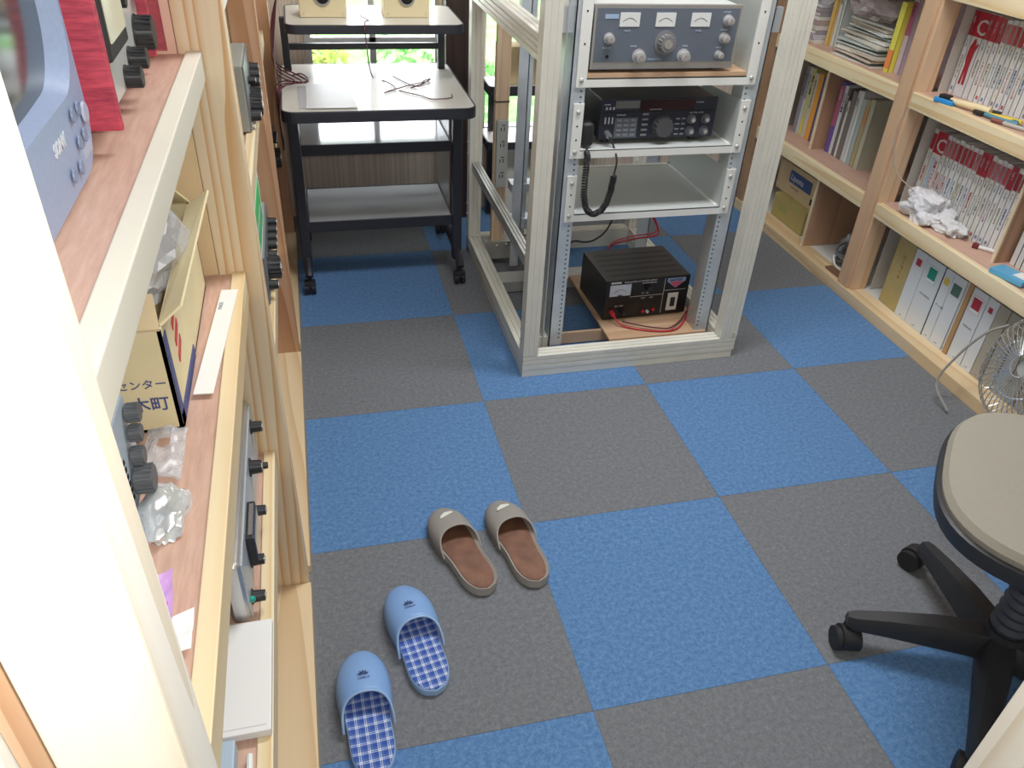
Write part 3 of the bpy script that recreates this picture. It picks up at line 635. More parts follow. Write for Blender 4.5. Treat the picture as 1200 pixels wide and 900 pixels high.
def tray(z, h, d, wood_top=False):
    """z underside at the front lip; flanges h high"""
    xa, xb, y0 = .284, .732, .1995
    nm = B((xa, y0-.012, z), (xb, y0-.010, z+.022), 'tray_lip', white, RK)
    t = MB(); t.box((xa, y0-.012, z+.0195), (xb, y0+d, z+.022)); t.done('tray', traym, RK)
    fr = MB(); fr.box((xa, y0-.0, z+.022), (xa+.012, y0+d, z+.024)); fr.box((xb-.012, y0, z+.022), (xb, y0+d, z+.024)); fr.box((xa, y0+d-.012, z+.022), (xb, y0+d, z+.024)); fr.done('tray_edge', white, RK)
    for sx, x in ((0, xa), (1, xb-.002)):
        P = [(y0-.01, z+.022), (y0+d, z+.022), (y0+d, z+.05), (y0+d*.55, z+h*.93), (y0-.01, z+h)]
        if wood_top: P = [(y0-.01, z+.022), (y0+d, z+.022), (y0+d, z+h), (y0-.01, z+h)]
        MB().poly(P, .002, basis((x, 0, 0), (0, 1, 0), (0, 0, 1))).done('tray_side', traym, RK)
    for x0, x1 in ((.256, .284), (.732, .760)):
        fl_ = B((x0, y0-.014, z), (x1, y0-.0105, z+h), 'rack_ear', white, RK, .001)
        xm = (x0+x1)/2
        for zz in (z+.018, z+h-.022): MB().sph((xm, y0-.0145, zz), .0062, (1, .6, 1), 10).done('rack_screw', galv2, fl_, smooth=True)
        for zz in (z+h*.35, z+h*.6): MB().cyl((xm, y0-.0138, zz), (xm, y0-.0146, zz), .0025, n=8).done('rack_hole', dark, fl_)
tray(.455, .135, .36); tray(.637, .145, .36); tray(.822, .30, .40, True)
B((.2865, .19, .8445), (.7295, .58, .856), 'wood_board', plyX, RK)

# transceiver 1 (grey, three meters)
T1 = thing('grey_transceiver', 'large grey transceiver with three white meters on the top rack shelf', 'radio', (.487, .195, .8565))
MB().box((-.193, .004, .010), (.193, .34, .158), .003).done('case', plain('case_cream_grey', (.55, .57, .55), .45), T1)
MB().box((-.197, -.006, .008), (.197, .006, .160), .002).done('bezel', alu, T1)
gp = B((-.190, -.0075, .026), (.190, -.006, .152), 'front_panel', plain('panel_slate', (.16, .19, .24), .4, metal=.3), T1)
for x in (-.105, -.01, .085): 
    mm = B((x-.026, -.0090, .110), (x+.026, -.0075, .142), 'meter', plain('meter_white', (.72, .75, .74), .4), T1)
    MB().tube([(x-.018+.036*k/8, -.0092, .122+.008*math.sin(PI*k/8)) for k in range(9)], .0005, 4).done('meter_scale', inkblack, mm)
def front_knob(t, x, z, r, h, m, cap=.45, skirt=None, y=-.0075, ridges=True): return knob(t, (x, y, z), r, h, m, '-y', skirt, 'knob', ridges, cap)
front_knob(T1, -.003, .072, .021, .022, plain('knob_smoke', (.26, .26, .27), .35, metal=.3), .5, .029)
for x, z, r in ((-.155, .083, .010), (-.070, .040, .013), (.052, .040, .013), (.160, .125, .010), (.157, .083, .010), (.150, .043, .008)): front_knob(T1, x, z, r, .020, plain('knob_grey2', (.50, .50, .50), .35, metal=.3), .55, r*1.35)
MB().cyl((-.155, -.0075, .040), (-.155, -.0095, .040), .004, n=14).done('jack', dark, T1)
B((-.170, -.0085, .128), (-.135, -.0075, .138), 'name_plate', plain('plate_blue', (.35, .47, .66), .4), T1)
gt = plain('panel_text', (.45, .55, .66), .5)
for s, x, z, sz in (('PHONES', -.170, .058, .006), ('PLATE', -.117, .098, .006), ('LOAD', .075, .098, .006), ('BAND', -.095, .062, .006), ('TUNE', .045, .062, .006), ('PRESELECTOR', -.045, .030, .006), ('RF GAIN', .145, .142, .005), ('AF GAIN', .145, .100, .005), ('MODE', .14, .058, .005)): txt(s, sz, gt, T1, mtx_front_y((x, -.0080, z)))
for x in (-.15, .15): 
    for y in (.03, .3): MB().cyl((x, y, 0), (x, y, .010), .012).done('foot', black, T1)
# transceiver 2 (black)
T2 = thing('black_transceiver', 'black digital transceiver with keypad on the middle rack shelf', 'radio', (.515, .235, .6605))
MB().box((-.166, .004, .014), (.166, .285, .118), .003).done('case', black, T2)
bl = plain('panel_black_blue', (.022, .026, .045), .4)
MB().box((-.169, -.008, .012), (.169, .004, .120), .003).done('front_panel', bl, T2)
B((-.128, -.0092, .095), (-.060, -.008, .115), 'meter', plain('meter_smoke', (.16, .17, .17), .2), T2)
B((-.055, -.0094, .088), (.10, -.008, .116), 'display', plain('display_dark', (.03, .006, .012), .15), T2)
B((-.168, -.0086, .0845), (.168, -.008, .086), 'panel_groove', dark, T2)
B((-.125, -.0088, .016), (-.060, -.008, .070), 'keypad', plain('keypad_grey', (.13, .15, .18), .5), T2)
for i in range(3):
    for j in range(4): MB().box((-.120+i*.020, -.0115, .060-j*.013), (-.106+i*.020, -.0088, .067-j*.013), .001).done('key', plain('key_grey', (.22, .24, .28), .45), T2)
front_knob(T2, .013, .045, .027, .022, plain('dial_grey', (.12, .125, .135), .35, metal=.4), .0, .030, y=-.008)
for x, z in ((.098, .062), (.140, .062), (.098, .030), (.140, .030)): front_knob(T2, x, z, .009, .014, plain('knob_lt', (.14, .15, .17), .4), .6, .013, y=-.008)
for k in range(3): MB().box((-.155+k*.010, -.0095, .055), (-.151+k*.010, -.008, .072)).done('switch', plain('key_light', (.5, .52, .55), .4), T2); MB().box((-.155+k*.010, -.0095, .092), (-.150+k*.010, -.008, .099)).done('switch', plain('key_light', (.5, .52, .55), .4), T2)
for j in range(5):
    MB().box((-.047, -.0095, .076-j*.014), (-.030, -.008, .081-j*.014)).done('key', plain('key_light2', (.25, .26, .29), .4), T2)
    if j: MB().box((.052, -.0095, .076-j*.014), (.064, -.008, .080-j*.014)).done('key', plain('key_light2', (.25, .26, .29), .4), T2); MB().box((.070, -.0095, .076-j*.014), (.080, -.008, .080-j*.014)).done('key', plain('key_light2', (.25, .26, .29), .4), T2)
for s, x, z, sz in (('KEYBOARD', -.122, .076, .005), ('POWER', -.160, .104, .005), ('PROCESSOR', .105, .106, .004), ('MIC  PWR   AF  RF', .090, .078, .005), ('LSB USB CW FM AM', -.03, .0895, .004)): txt(s, sz, plain('white_ink', (.6, .65, .72), .5), T2, mtx_front_y((x, -.0092, z)))
MB().cyl((-.145, -.008, .030), (-.145, -.030, .028), .009, .008, n=18).done('microphone_plug', chrome, T2, smooth=True)
for x in (-.14, .12): MB().cyl((x, .02, 0), (x, .02, .014), .012).done('foot', black, T2); MB().cyl((x, .25, 0), (x, .25, .014), .012).done('foot', black, T2)
# microphone with coiled cord
MC = thing('hand_microphone', 'black hand microphone with coiled cord hanging at the left of the rack', 'microphone', (0, 0, 0))
MB().box((.287, .196, .664), (.325, .236, .728), .014, seg=3).done('microphone_body', softblack, MC, smooth=True)
cp = crv([(.302, .185, .665), (.300, .170, .65), (.300, .168, .60), (.302, .168, .54), (.315, .168, .497), (.340, .168, .485), (.365, .168, .505), (.378, .168, .55), (.382, .168, .592)], 40)
m = MB(); cu = []
up = None
turns = 62
for i, p in enumerate(cp):
    t = (cp[min(i+1, len(cp)-1)]-cp[max(i-1, 0)]).normalized(); yv = Vector((0, 1, 0)); w = t.cross(yv).normalized()
    a = 2*PI*turns*i/len(cp); fade = .0075 if 30 < i else .0075*i/30
    cu.append(p+(yv*math.cos(a)+w*math.sin(a))*fade)
m.tube(cu, .0026, 6).done('coiled_cord', softblack, MC, smooth=True)
MB().tube(crv([(.382, .168, .592), (.390, .18, .63), (.383, .20, .665), (.372, .206, .684), (.370, .203, .6885)], 8), .0028, 8).done('cord_end', softblack, MC, smooth=True)
# power supply
PSI = (Matrix.Translation((.600, .300, .0535)) @ Matrix.Rotation(.03, 4, 'Z')).inverted()
PS = thing('power_supply', 'black regulated power supply with analogue meter at the bottom of the rack', 'power supply', (.600, .300, .0535), .03)
MB().box((-.146, .003, .004), (.146, .222, .142), .002).done('case', plain('psu_black', (.045, .045, .048), .36, bump=.1), PS)
pf = MB().box((-.146, -.002, .004), (.146, .003, .142), .001).done('front_panel', plain('psu_front', (.012, .012, .014), .35), PS)
v = MB()
for j in range(5):
    for jj in (0, .008):
        for i in range(34): v.box((-.125+i*.0075+jj*.4, .03+j*.036+jj, .1418), (-.1215+i*.0075+jj*.4, .033+j*.036+jj, .1424))
vo = v.done('vent_slots', dark, PS); vo['kind'] = 'stuff'
mt = B((-.132, -.004, .088), (-.060, -.002, .128), 'meter', plain('meter_pale_blue', (.62, .70, .82), .3), PS)  # plain pale blue meter face
MB().tube([(-.118+.044*k/8, -.0044, .1+.012*math.sin(PI*k/8)) for k in range(9)], .0006, 4).done('meter_scale', inkblack, mt); MB().tube([(-.096, -.0046, .092), (-.110, -.0046, .112)], .0005, 4).done('meter_needle', redm, mt)
B((-.104, -.0055, .086), (-.088, -.004, .0915), 'meter_hub', black, mt)
wi = plain('white_ink2', (.72, .72, .74), .5)
B((-.130, -.0028, .1325), (-.095, -.002, .1385), 'name_plate', wi, PS)
txt('REGULATED DC POWER SUPPLY', .0078, wi, PS, mtx_front_y((-.085, -.0024, .1325)))
for a, c in (((-.060, .080), (.055, .0812)), ((.057, .010), (.0582, .136)), ((.060, .092), (.135, .0932))): B((a[0], -.0026, a[1]), (c[0], -.002, c[1]), 'panel_line', wi, PS)
MB().poly([(.066, .136), (.130, .136), (.130, .124), (.098, .100), (.066, .124)], .0008, mtx_front_y((0, -.0020, 0))).done('badge', plain('badge_blue', (.30, .48, .70), .4), PS)
MB().poly([(.072, .123), (.124, .123), (.098, .101)], .0008, mtx_front_y((0, -.0029, 0))).done('badge_triangle', plain('badge_red', (.72, .12, .22), .4), PS)
txt('AMATEUR', .010, inkblue, PS, mtx_front_y((.073, -.0032, .1255)), bold=.0003)
sw = B((.075, -.0045, .018), (.112, -.002, .082), 'power_switch', plain('switch_white', (.78, .78, .74), .4), PS, .001); B((.086, -.009, .034), (.101, -.0045, .066), 'rocker', black, sw, .001)
MB().cyl((-.0, -.002, .112), (-.0, -.020, .112), .012, .010, n=20).done('knob', black, PS, smooth=True); MB().box((-.022, -.003, .126), (.028, -.002, .128)).done('panel_mark', wi, PS)
for s, x, z, sz in (('DC 13.8V', -.108, .048, .007), ('VOLT', -.02, .07, .006), ('AMP', .01, .07, .006), ('9V   15V', -.02, .088, .007)): txt(s, sz, wi, PS, mtx_front_y((x, -.0024, z)))
for x, c in ((-.118, redm), (-.080, black)):
    MB().cyl((x, -.002, .030), (x, -.022, .030), .009, .007, n=16).done('terminal', c, PS, smooth=True)
for x, z, c in ((-.008, .025, redm), (.008, .022, wi), (.028, .028, redm)): MB().cyl((x, -.002, z), (x, -.010, z), .005, n=12).done('socket', c, PS, smooth=True)
for x in (-.12, .12):
    for y in (.03, .19): MB().cyl((x, y, 0), (x, y, .005), .01).done('foot', black, PS)
MB().tube(crv([(.482, .275, .083), (.50, .25, .062), (.54, .225, .057), (.60, .20, .057), (.66, .195, .058), (.70, .22, .058), (.74, .27, .06), (.752, .29, .085)], 8), .0028, 8).done('power_lead', plain('lead_red', (.52, .02, .05), .4), PS, PSI, smooth=True)
MB().tube(crv([(.51, .26, .066), (.56, .232, .0635), (.615, .205, .064), (.65, .20, .064), (.70, .235, .064), (.745, .28, .075)], 8), .0024, 8).done('power_lead', plain('lead_dark', (.10, .01, .03), .4), PS, PSI, smooth=True)
# wires behind the supply
bw = MB().tube(crv([(.38, .60, .06), (.40, .60, .15), (.43, .59, .20), (.47, .57, .205), (.52, .60, .20), (.56, .60, .24), (.60, .60, .36), (.63, .60, .44)], 8), .003, 6).done('black_wire', softblack, None, smooth=True); tag(bw, 'black wire looping up behind the power supply', 'wire')
rw = MB().tube(crv([(.54, .535, .10), (.55, .548, .19), (.65, .57, .205), (.735, .58, .21), (.74, .60, .24), (.68, .62, .34), (.65, .62, .44)], 8), .003, 6).tube(crv([(.546, .54, .10), (.556, .553, .196), (.64, .58, .21), (.73, .59, .215), (.745, .61, .24), (.69, .63, .34), (.66, .63, .44)], 8), .002, 6).done('red_wire', plain('lead_red', (.52, .02, .05), .4), None, smooth=True); tag(rw, 'twisted red wires rising behind the power supply', 'wire')

# ---------------------------------------------------------------- right bookcase
BC = thing('bookcase', 'long pine bookcase along the right wall full of magazines and binders', 'bookcase', (0, 0, 0))
XF = 1.43
B((XF-.006, -2.2, -.0005), (XF+.066, 1.39, .040), 'base_rail', sillY, BC, .001)
B((XF, .395, .041), (XF+.085, .455, 2.2), 'post', cedarZ, BC, .003)
B((XF+.01, .383, .041), (XF+.07, .3945, 2.2), 'post_strip', wood('pinkpine_z', (.80, .58, .38), (.70, .46, .28), 'Z', bands=9), BC, .001)
B((XF, 1.225, .041), (XF+.085, 1.285, 2.2), 'post', plain('varnished_cedar', (.40, .25, .15), .22, var=.15, vscale=20), BC, .003)
B((XF, -1.2, .041), (XF+.085, -1.14, 2.2), 'post', cedarZ, BC, .003)
B((1.80, -2.2, .0), (1.82, 1.39, 2.2), 'back_panel', plain('back_grey', (.45, .42, .36), .8), BC)
B((1.497, -2.2, .0), (1.799, 1.39, .038), 'bottom_board', white, BC)
for y0, y1 in ((.456, 1.224), (-1.139, .382)):
    for z in (.375, .74, 1.055):
        s = B((XF+.024, y0, z-.012), (1.799, y1, z-.002), 'shelf', lauan, BC)
        MB().box((XF, y0+.0005, z-.050), (XF+.023, y1-.0005, z), .004, seg=3).done('shelf_lip', pineY, s, smooth=True)
for (y, z0, z1, xx, mat) in ((.75, .041, .325, 1.455, lauanZ), (.925, .374, .69, 1.50, lauanZ), (-.085, .374, .69, 1.50, lauanZ), (-.62, .041, .324, 1.485, lauanZ)):
    d = B((xx+.006, y, z0), (1.799, y+.010, z1), 'divider', mat, BC); B((xx, y, z0), (xx+.0055, y+.010, z1), 'divider_edge', plain('pale_edge', (.78, .66, .46), .6), d)
for y in (.378,): B((1.52, y, .041), (1.799, y+.004, 1.0), 'side_panel', plain('side_grey', (.58, .55, .50), .7), BC)

def book(x, y1, z, th, h, d, cover, name='magazine', label='', cat='magazine', group=None, tilt=0, pages=None):
    """spine faces -X at x; occupies y1-th..y1"""
    t = thing(name, label, cat, (x, y1-th/2, z), 0, group)
    m = MB(); m.box((0, -th/2, 0), (.0015, th/2, h)); m.box((0, -th/2, 0), (d, -th/2+.0008, h)); m.box((0, th/2-.0008, 0), (d, th/2, h)); m.done('cover', cover, t)
    B((.0016, -th/2+.0009, .003), (d-.003, th/2-.0009, h-.003), 'pages', pages or pagem, t)
    if tilt: t.rotation_euler = (tilt, 0, 0)
    return t
def spine_mtx(z): return basis((-.0002, 0, z), (0, 0, -1), (0, -1, 0))  # text running down the spine, readable from -X
spw = [plain('spine_%d' % k, c, .45) for k, c in enumerate([(.78, .79, .78), (.74, .76, .77), (.76, .75, .70), (.80, .80, .80), (.72, .75, .78)])]
reds = [plain('band_red_%d' % k, c, .45) for k, c in enumerate([(.52, .03, .06), (.60, .10, .12), (.42, .03, .05), (.55, .18, .22)])]
inks = [plain('sp_ink_%d' % k, c, .5) for k, c in enumerate([(.25, .27, .30), (.50, .10, .12), (.20, .28, .45), (.45, .42, .25)])]
def mag_row(y_start, n, z, h, rowname, seed, big0):
    random.seed(seed); y = y_start
    for k in range(n):
        if z < .6 and y < -.066: break
        th = random.choice((.0165, .019, .0215, .024)); 
        if k == big0: th = .044
        if z < .6 and y-th < -.072: th = y+.072
        if th < .004: break
        col = random.choice(spw)
        lab = 'big C' if k == big0 else 'red top band'
        t = book(1.55, y, z, th-.0006, h+random.uniform(-.003, .003), .19, col, 'magazine', ('%s magazine from the left in the %s row of red topped magazines' % (ORD[k], rowname)) if k != big0 else ('thick magazine with a large white C in the %s row' % rowname), 'magazine', 'red topped magazines in the %s row' % rowname)
        full = (k <= 4 and z > .6) or k in (big0, 11, 16) or (k == 10)
        bh = .068 if full else .050
        z0 = h-bh-(0 if full else .012)
        w = th/2-.0008
        if not full: w *= .78
        B((-.0006, -w, z0), (.0, w, z0+bh), 'red_band', reds[random.randrange(4)] if not full else reds[0 if k % 2 else 2], t)
        if k == big0:
            txt('C', .060, wi, t, basis((-.0012, .014, h-.060), (0, -1, 0), (0, 0, 1)), bold=.0006)
        else:
            txt(random.choice(('CQ ham', 'ham 7', 'radio', 'ham 11')), .009, wi if full else inks[1], t, spine_mtx(h-.015) @ Matrix.Translation((0, -.003, .0012)))
            ik = random.choice(inks)
            txt(random.choice(('12 1994', '5 1989', '8 1991', '3 1986')), .007, inks[0], t, spine_mtx(z0-.01) @ Matrix.Translation((0, -.0025, .0006)))
            txt(random.choice(('アンテナ特集 HF', '無線機の製作', 'トランシーバ入門', 'QRP 運用ガイド', '移動運用の楽しみ')), .0085, ik, t, spine_mtx(z0-.055) @ Matrix.Translation((0, -.003, .0006)))
            if random.random() < .5: B((-.0006, -.004, .012), (0, .004, .022), 'printed_square', random.choice((inks[1], inks[2], inks[0])), t)
        y -= th
        if k == big0:   # printed figure in red
            P = [(a*1.35, b*1.25) for a, b in [(.010, .0), (.016, .0), (.018, .035), (.021, .0), (.028, 0), (.026, .045), (.027, .075), (.033, .092), (.030, .096), (.024, .088), (.024, .096), (.021, .104), (.017, .104), (.014, .096), (.009, .085), (.008, .062), (.012, .045)]]
            if z > .6: MB().poly([(a-.026, b) for a, b in P], .0006, basis((-.0008, 0, .035), (0, -1, 0), (0, 0, 1))).done('printed_figure', reds[2], t)
            else: MB().poly([(-.014, 0), (.004, 0), (.004, .14), (-.014, .14)], .0005, basis((-.0006, 0, .03), (0, -1, 0), (0, 0, 1))).done('printed_sky', plain('print_sky', (.50, .62, .74), .5), t); 
            if z < .6: txt('特集アマチュア', .013, inks[1], t, spine_mtx(.165) @ Matrix.Translation((0, .004, .0006)))
    return y
mag_row(.372, 19, .7385, .238, 'upper', 3, 1)
mag_row(.368, 20, .3735, .252, 'lower', 5, 1)
random.seed(11)
for k in range(5):
    t = book(1.55, -.095-k*.021, .3735, .0195, .245, .19, spw[k % 4], 'magazine', '%s white magazine right of the divider in the lower row' % ORD[k], 'magazine', 'magazines right of the divider'); B((-.0006, -.007, .17), (0, .007, .225), 'red_band', reds[k % 4], t)
# binders
def binder(y1, y0, mark, label, name='binder', cover=None, mk=None, x=1.497, h=.246, word='', big=False, size=.022):
    t = thing(name, label, 'binder', (x, (y0+y1)/2, .0385)); w = (y1-y0)/2-.0006
    c = cover or plain('binder_white', (.74, .78, .80), .35)
    m = MB(); m.box((0, -w, 0), (.003, w, h), .0); m.box((.003, -w, 0), (.20, -w+.002, h)); m.box((.003, w-.002, 0), (.20, w, h)); m.done('cover', c, t)
    B((.004, -w+.0025, .005), (.19, w-.0025, h-.01), 'pages', pagem, t)
    if mark:
        s = size/2
        if big: B((-.0006, -s-.006, h-.030-2*s-.012), (-.0001, s+.006, h-.018), 'square_border', plain('border_white', (.85, .88, .87), .4), t)
        if big: B((-.0009, -s-.004, h-.030-2*s-.010), (-.0006, s+.004, h-.020), 'square_line', mark, t); B((-.0012, -s-.003, h-.030-2*s-.009), (-.0009, s+.003, h-.021), 'square_border', plain('border_white', (.85, .88, .87), .4), t)
        B((-.0016, -s, h-.028-2*s), (-.0012, s, h-.026), 'square_mark', mark, t)
    if word: txt(word, .009, inks[0], t, basis((-.0004, w*.6, .12), (0, -1, 0), (0, 0, 1)))
    B((-.0006, -.006, .010), (0, .006, .012), 'printed_line', inks[0], t)
    return t
teal = plain('mark_teal', (.03, .33, .24), .4); mred = plain('mark_red', (.50, .04, .06), .4); myel = plain('mark_yellow', (.75, .60, .12), .4); mgrn = plain('mark_darkgreen', (.10, .19, .15), .4)
yb = thing('yellow_box', 'tall dull yellow box beside the white binders', 'box', (1.50, .255, .0385)); B((0, -.045, 0), (.22, .045, .262), 'box_body', plain('ybox', (.50, .40, .17), .6, var=.08, vscale=8), yb, .003)
txt('オーディオ', .018, plain('box_ink', (.35, .16, .05), .6), yb, spine_mtx(.20)); B((-.0005, .0435, .0), (.0, .0445, .26), 'fold_line', plain('fold', (.40, .32, .12), .6), yb)
binder(.205, .150, mred, 'white binder with a small red square next to the yellow box', size=.022)
binder(.149, .064, teal, 'broad white binder with a framed green square', big=True, word='HF MANUAL', size=.036)
bb = B((1.4965, .0605, .0385), (1.69, .0632, .285), 'black_folder', inkblack, None); tag(bb, 'thin black folder between the green and yellow marked binders', 'folder')
binder(.060, .022, myel, 'white binder with a yellow square', word='データ集', size=.022)
binder(.021, -.034, mgrn, 'white binder with a dark green square', word='', size=.036)
binder(-.036, -.044, None, 'thin white booklet pressed against the brown slat', name='booklet', x=1.50)
b5 = B((1.494, -.0645, .0385), (1.70, -.0465, .289), 'wooden_board', plain('brown_board', (.48, .30, .14), .6), None); tag(b5, 'brown board standing upright among the white binders', 'board')
binder(-.066, -.128, mred, 'white binder with a framed red square right of the brown board', big=True, word='MANUAL', size=.034)
binder(-.130, -.172, mred, 'narrow white binder with a red square behind the fan', size=.015)
for k in range(6):
    binder(-.174-k*.045, -.216-k*.045, None, '%s plain grey binder behind the fan cage' % ORD[k], cover=plain('binder_olive', (.42, .40, .33), .6))
# cloth / crumpled paper
cl = blob((1.50, .235, .374), .048, .085, .056, .62, 1.7, 14, 5).done('crumpled_tissue', plain('tissue', (.74, .74, .77), .8), None, smooth=True); tag(cl, 'crumpled white tissue on the middle right shelf before the magazines', 'tissue')
cl2 = blob((1.515, .125, .374), .032, .050, .028, .6, 1.8, 44, 4).done('crumpled_paper', plain('tissue2', (.70, .71, .72), .8), None, smooth=False); tag(cl2, 'smaller crumpled white paper right of the tissue on the middle right shelf', 'tissue')
pw = MB().tube(crv([(1.44, .395, .70), (1.425, .39, .60), (1.43, .34, .50), (1.47, .27, .45), (1.49, .24, .40)], 8), .002, 6).done('hanging_cable', plain('cable_tan', (.45, .38, .30), .5), None, smooth=True); tag(pw, 'thin brown cable hanging past the upper shelf into the tissue', 'cable')
sg = thing('marker_pen', 'small white marker with a dark red cap before the lower magazines', 'pen', (1.530, .005, .3735+.006), -.95)
MB().cyl((-.004, 0, 0), (.040, 0, 0), .0058, n=14).done('pen_body', paperw, sg, smooth=True); MB().box((-.022, -.008, -.006), (-.0045, .008, .009), .002).done('pen_cap', plain('cap_dark', (.16, .02, .03), .4), sg)
bpk = thing('blue_packet', 'bright blue packet lying on the middle right shelf edge', 'packet', (1.478, -.185, .3755), .2); B((-.028, -.05, 0), (.03, .055, .016), 'packet_body', plain('packet_blue', (.12, .42, .68), .35), bpk, .003); B((-.01, -.05, .016), (.03, -.005, .017), 'packet_label', paperw, bpk)
# tools on the upper shelf
zt = .7385
hm = thing('wooden_handled_tool', 'tool with a pale wooden handle lying on the upper right shelf', 'tool', (1.455, .23, zt+.014), -1.25)
MB().tube([(-.01, 0, 0), (.03, 0, 0), (.07, 0, 0), (.115, 0, 0)], [.008, .0095, .011, .010], 14).done('handle', plain('handle_wood', (.80, .66, .40), .5), hm, smooth=True); MB().box((-.045, -.011, -.010), (-.012, .011, .012), .003).done('tool_head', softblack, hm)
bt_ = thing('blue_cutter', 'bright blue plastic cutter beside the wooden handled tool', 'tool', (1.443, .255, zt+.0065), -1.35); MB().box((-.03, -.012, -.0055), (.035, .012, .0085), .004, seg=3).done('cutter_body', plain('bright_blue', (.04, .32, .75), .4), bt_, smooth=True); B((.010, -.006, .0086), (.028, .006, .0112), 'slider', black, bt_)
pl = thing('pliers', 'dark pliers with yellow grips on the upper right shelf', 'pliers', (1.475, .12, zt+.008), -1.2)
for s in (-1, 1):
    MB().tube(crv([(0, 0, 0), (.03, s*.010, 0), (.07, s*.016, 0), (.10, s*.012, 0)], 5), .006, 8).done('grip', plain('grip_yellow', (.80, .58, .05), .4) if s > 0 else plain('grip_teal', (.10, .28, .36), .5), pl, smooth=True); MB().poly([(0, 0), (-.035, s*.003), (-.032, s*.009), (-.006, s*.012)], .008, Matrix.Translation((0, 0, -.004))).done('jaw', softblack, pl)
for k, (x, y, a, L, mm, lab, nm) in enumerate([(1.47, .04, -1.3, .12, galv2, 'slim metal tweezers on the upper right shelf edge', 'tweezers'), (1.50, .19, -1.15, .14, softblack, 'long black screwdriver in front of the upper magazines', 'screwdriver'), (1.51, .09, -1.4, .10, plain('dark_teal2', (.04, .15, .20), .4), 'dark teal screwdriver in front of the upper magazines', 'screwdriver'), (1.46, .075, -1.25, .09, plain('brown_grip', (.25, .08, .06), .5), 'brown handled screwdriver near the shelf edge', 'screwdriver')]):
    t = thing(nm, lab, 'tool', (x, y, zt+.0065), a); MB().cyl((0, 0, 0), (L*.55, 0, 0), .006, .0055, n=12).done('handle', mm, t, smooth=True); MB().cyl((L*.55, 0, 0), (L, 0, 0), .002, n=8).done('shaft', galv2, t, smooth=True)
# far bay books, z .375 shelf
def cbook(y1, th, h, col, lab, x=1.55, z=.3735, pr=None, word=None, tc=None, cat='book'):
    t = book(x, y1, z, th-.0006, h, .19, plain('cov_%s' % str(col), col, .45), 'book', lab, cat)
    if pr: B((-.0006, -th/2+.001, pr[0]), (0, th/2-.001, pr[1]), 'printed_band', plain('pr_%s' % str(pr[2]), pr[2], .45), t)
    if word: txt(word, min(.012, th*.6), tc or inkblack, t, spine_mtx(h*.9) @ Matrix.Translation((0, -th*.2, .0008)))
    return t
fb_ = [(.026, .262, (.30, .31, .38), 'dark slate book nearest the cream frame on the far bookcase shelf', None, 'CIRCUIT DESIGN'), (.022, .262, (.62, .64, .68), 'pale grey book left of the yellow green one', None, 'ANTENNA BOOK'),
  (.020, .262, (.60, .62, .25), 'yellow green book with black lettering', (.01, .07, (.75, .70, .15)), '実践ハム無線'), (.030, .25, (.68, .62, .50), 'beige book left of the orange one', None, 'RADIO HANDBOOK'), (.030, .255, (.86, .40, .06), 'bright orange book on the far bookcase shelf', None, None), (.010, .25, (.10, .09, .28), 'thin dark blue book right of the orange one', None, None), (.045, .265, (.30, .32, .36), 'thick dark grey book left of the divider', None, None)]
y = 1.150
for th, h, c, lab, pr, wd in fb_: cbook(y, th, h, c, lab, pr=pr, word=wd); y -= th
fb2 = [(.030, .262, (.16, .10, .40), 'purple book with coloured cover right of the divider', (.10, .25, (.45, .12, .25)), 'AMIGO'), (.020, .256, (.70, .72, .78), 'white book right of the purple one', None, 'パソコン通信'), (.018, .25, (.16, .15, .15), 'black book with white letters', None, 'BASIC'), (.014, .21, (.78, .78, .76), 'short white book before the dark one', None, 'ROM'), (.030, .25, (.20, .18, .17), 'dark brown book right of the short white one', None, None), (.018, .26, (.62, .66, .70), 'pale blue grey book on the far shelf', None, 'DATA'), (.018, .262, (.75, .78, .80), 'second pale book on the far shelf', None, None), (.024, .24, (.40, .50, .52), 'grey green book near the middle post', None, None), (.025, .245, (.42, .36, .20), 'mottled brown and olive book near the middle post', (.15, .22, (.55, .28, .12)), None), (.025, .25, (.50, .50, .40), 'last olive book against the middle post', None, None)]
y = .905
for th, h, c, lab, pr, wd in fb2: cbook(y, th, h, c, lab, pr=pr, word=wd, tc=wi if c[0] < .3 else None); y -= th
# far bay upper shelf z .74
random.seed(5); z = .7385
for k in range(9):
    hgt = random.uniform(.010, .018); c = random.choice([(.60, .58, .56), (.30, .28, .32), (.68, .66, .60), (.42, .32, .28), (.50, .50, .56)])
    o = thing('stacked_magazine', '%s magazine from the bottom of the left stack on the far upper shelf' % ORD[k], 'magazine', (1.50, 1.14, z), random.uniform(-.04, .04), 'magazines lying in the left stack')
    B((-.02, -.09, .0), (.19, .09, hgt-.001), 'cover', plain('stk_%s' % str(c), c, .5), o); B((-.0215, -.088, .002), (-.02, .088, hgt-.003), 'page_edge', plain('pe_%d' % (k % 3), [(.62, .58, .52), (.40, .30, .34), (.70, .68, .66)][k % 3], .7), o)
    z += hgt
bg1 = blob((1.56, 1.10, z+.001), .06, .09, .06, .5, 2, 33, 3).done('plastic_bag', plasticbag, None); tag(bg1, 'crumpled clear plastic bag on top of the left magazine stack', 'bag')
cbook(1.035, .022, .28, (.74, .48, .14), 'tall ochre book beside the left magazine stack', x=1.52, z=.7385); cbook(1.012, .020, .27, (.66, .70, .74), 'tall pale book right of the ochre one', x=1.53, z=.7385, word='AN ELECTRONICS'); cbook(.991, .016, .26, (.58, .62, .60), 'tall grey green book left of the paper pile', x=1.53, z=.7385)
random.seed(9); z = .7385
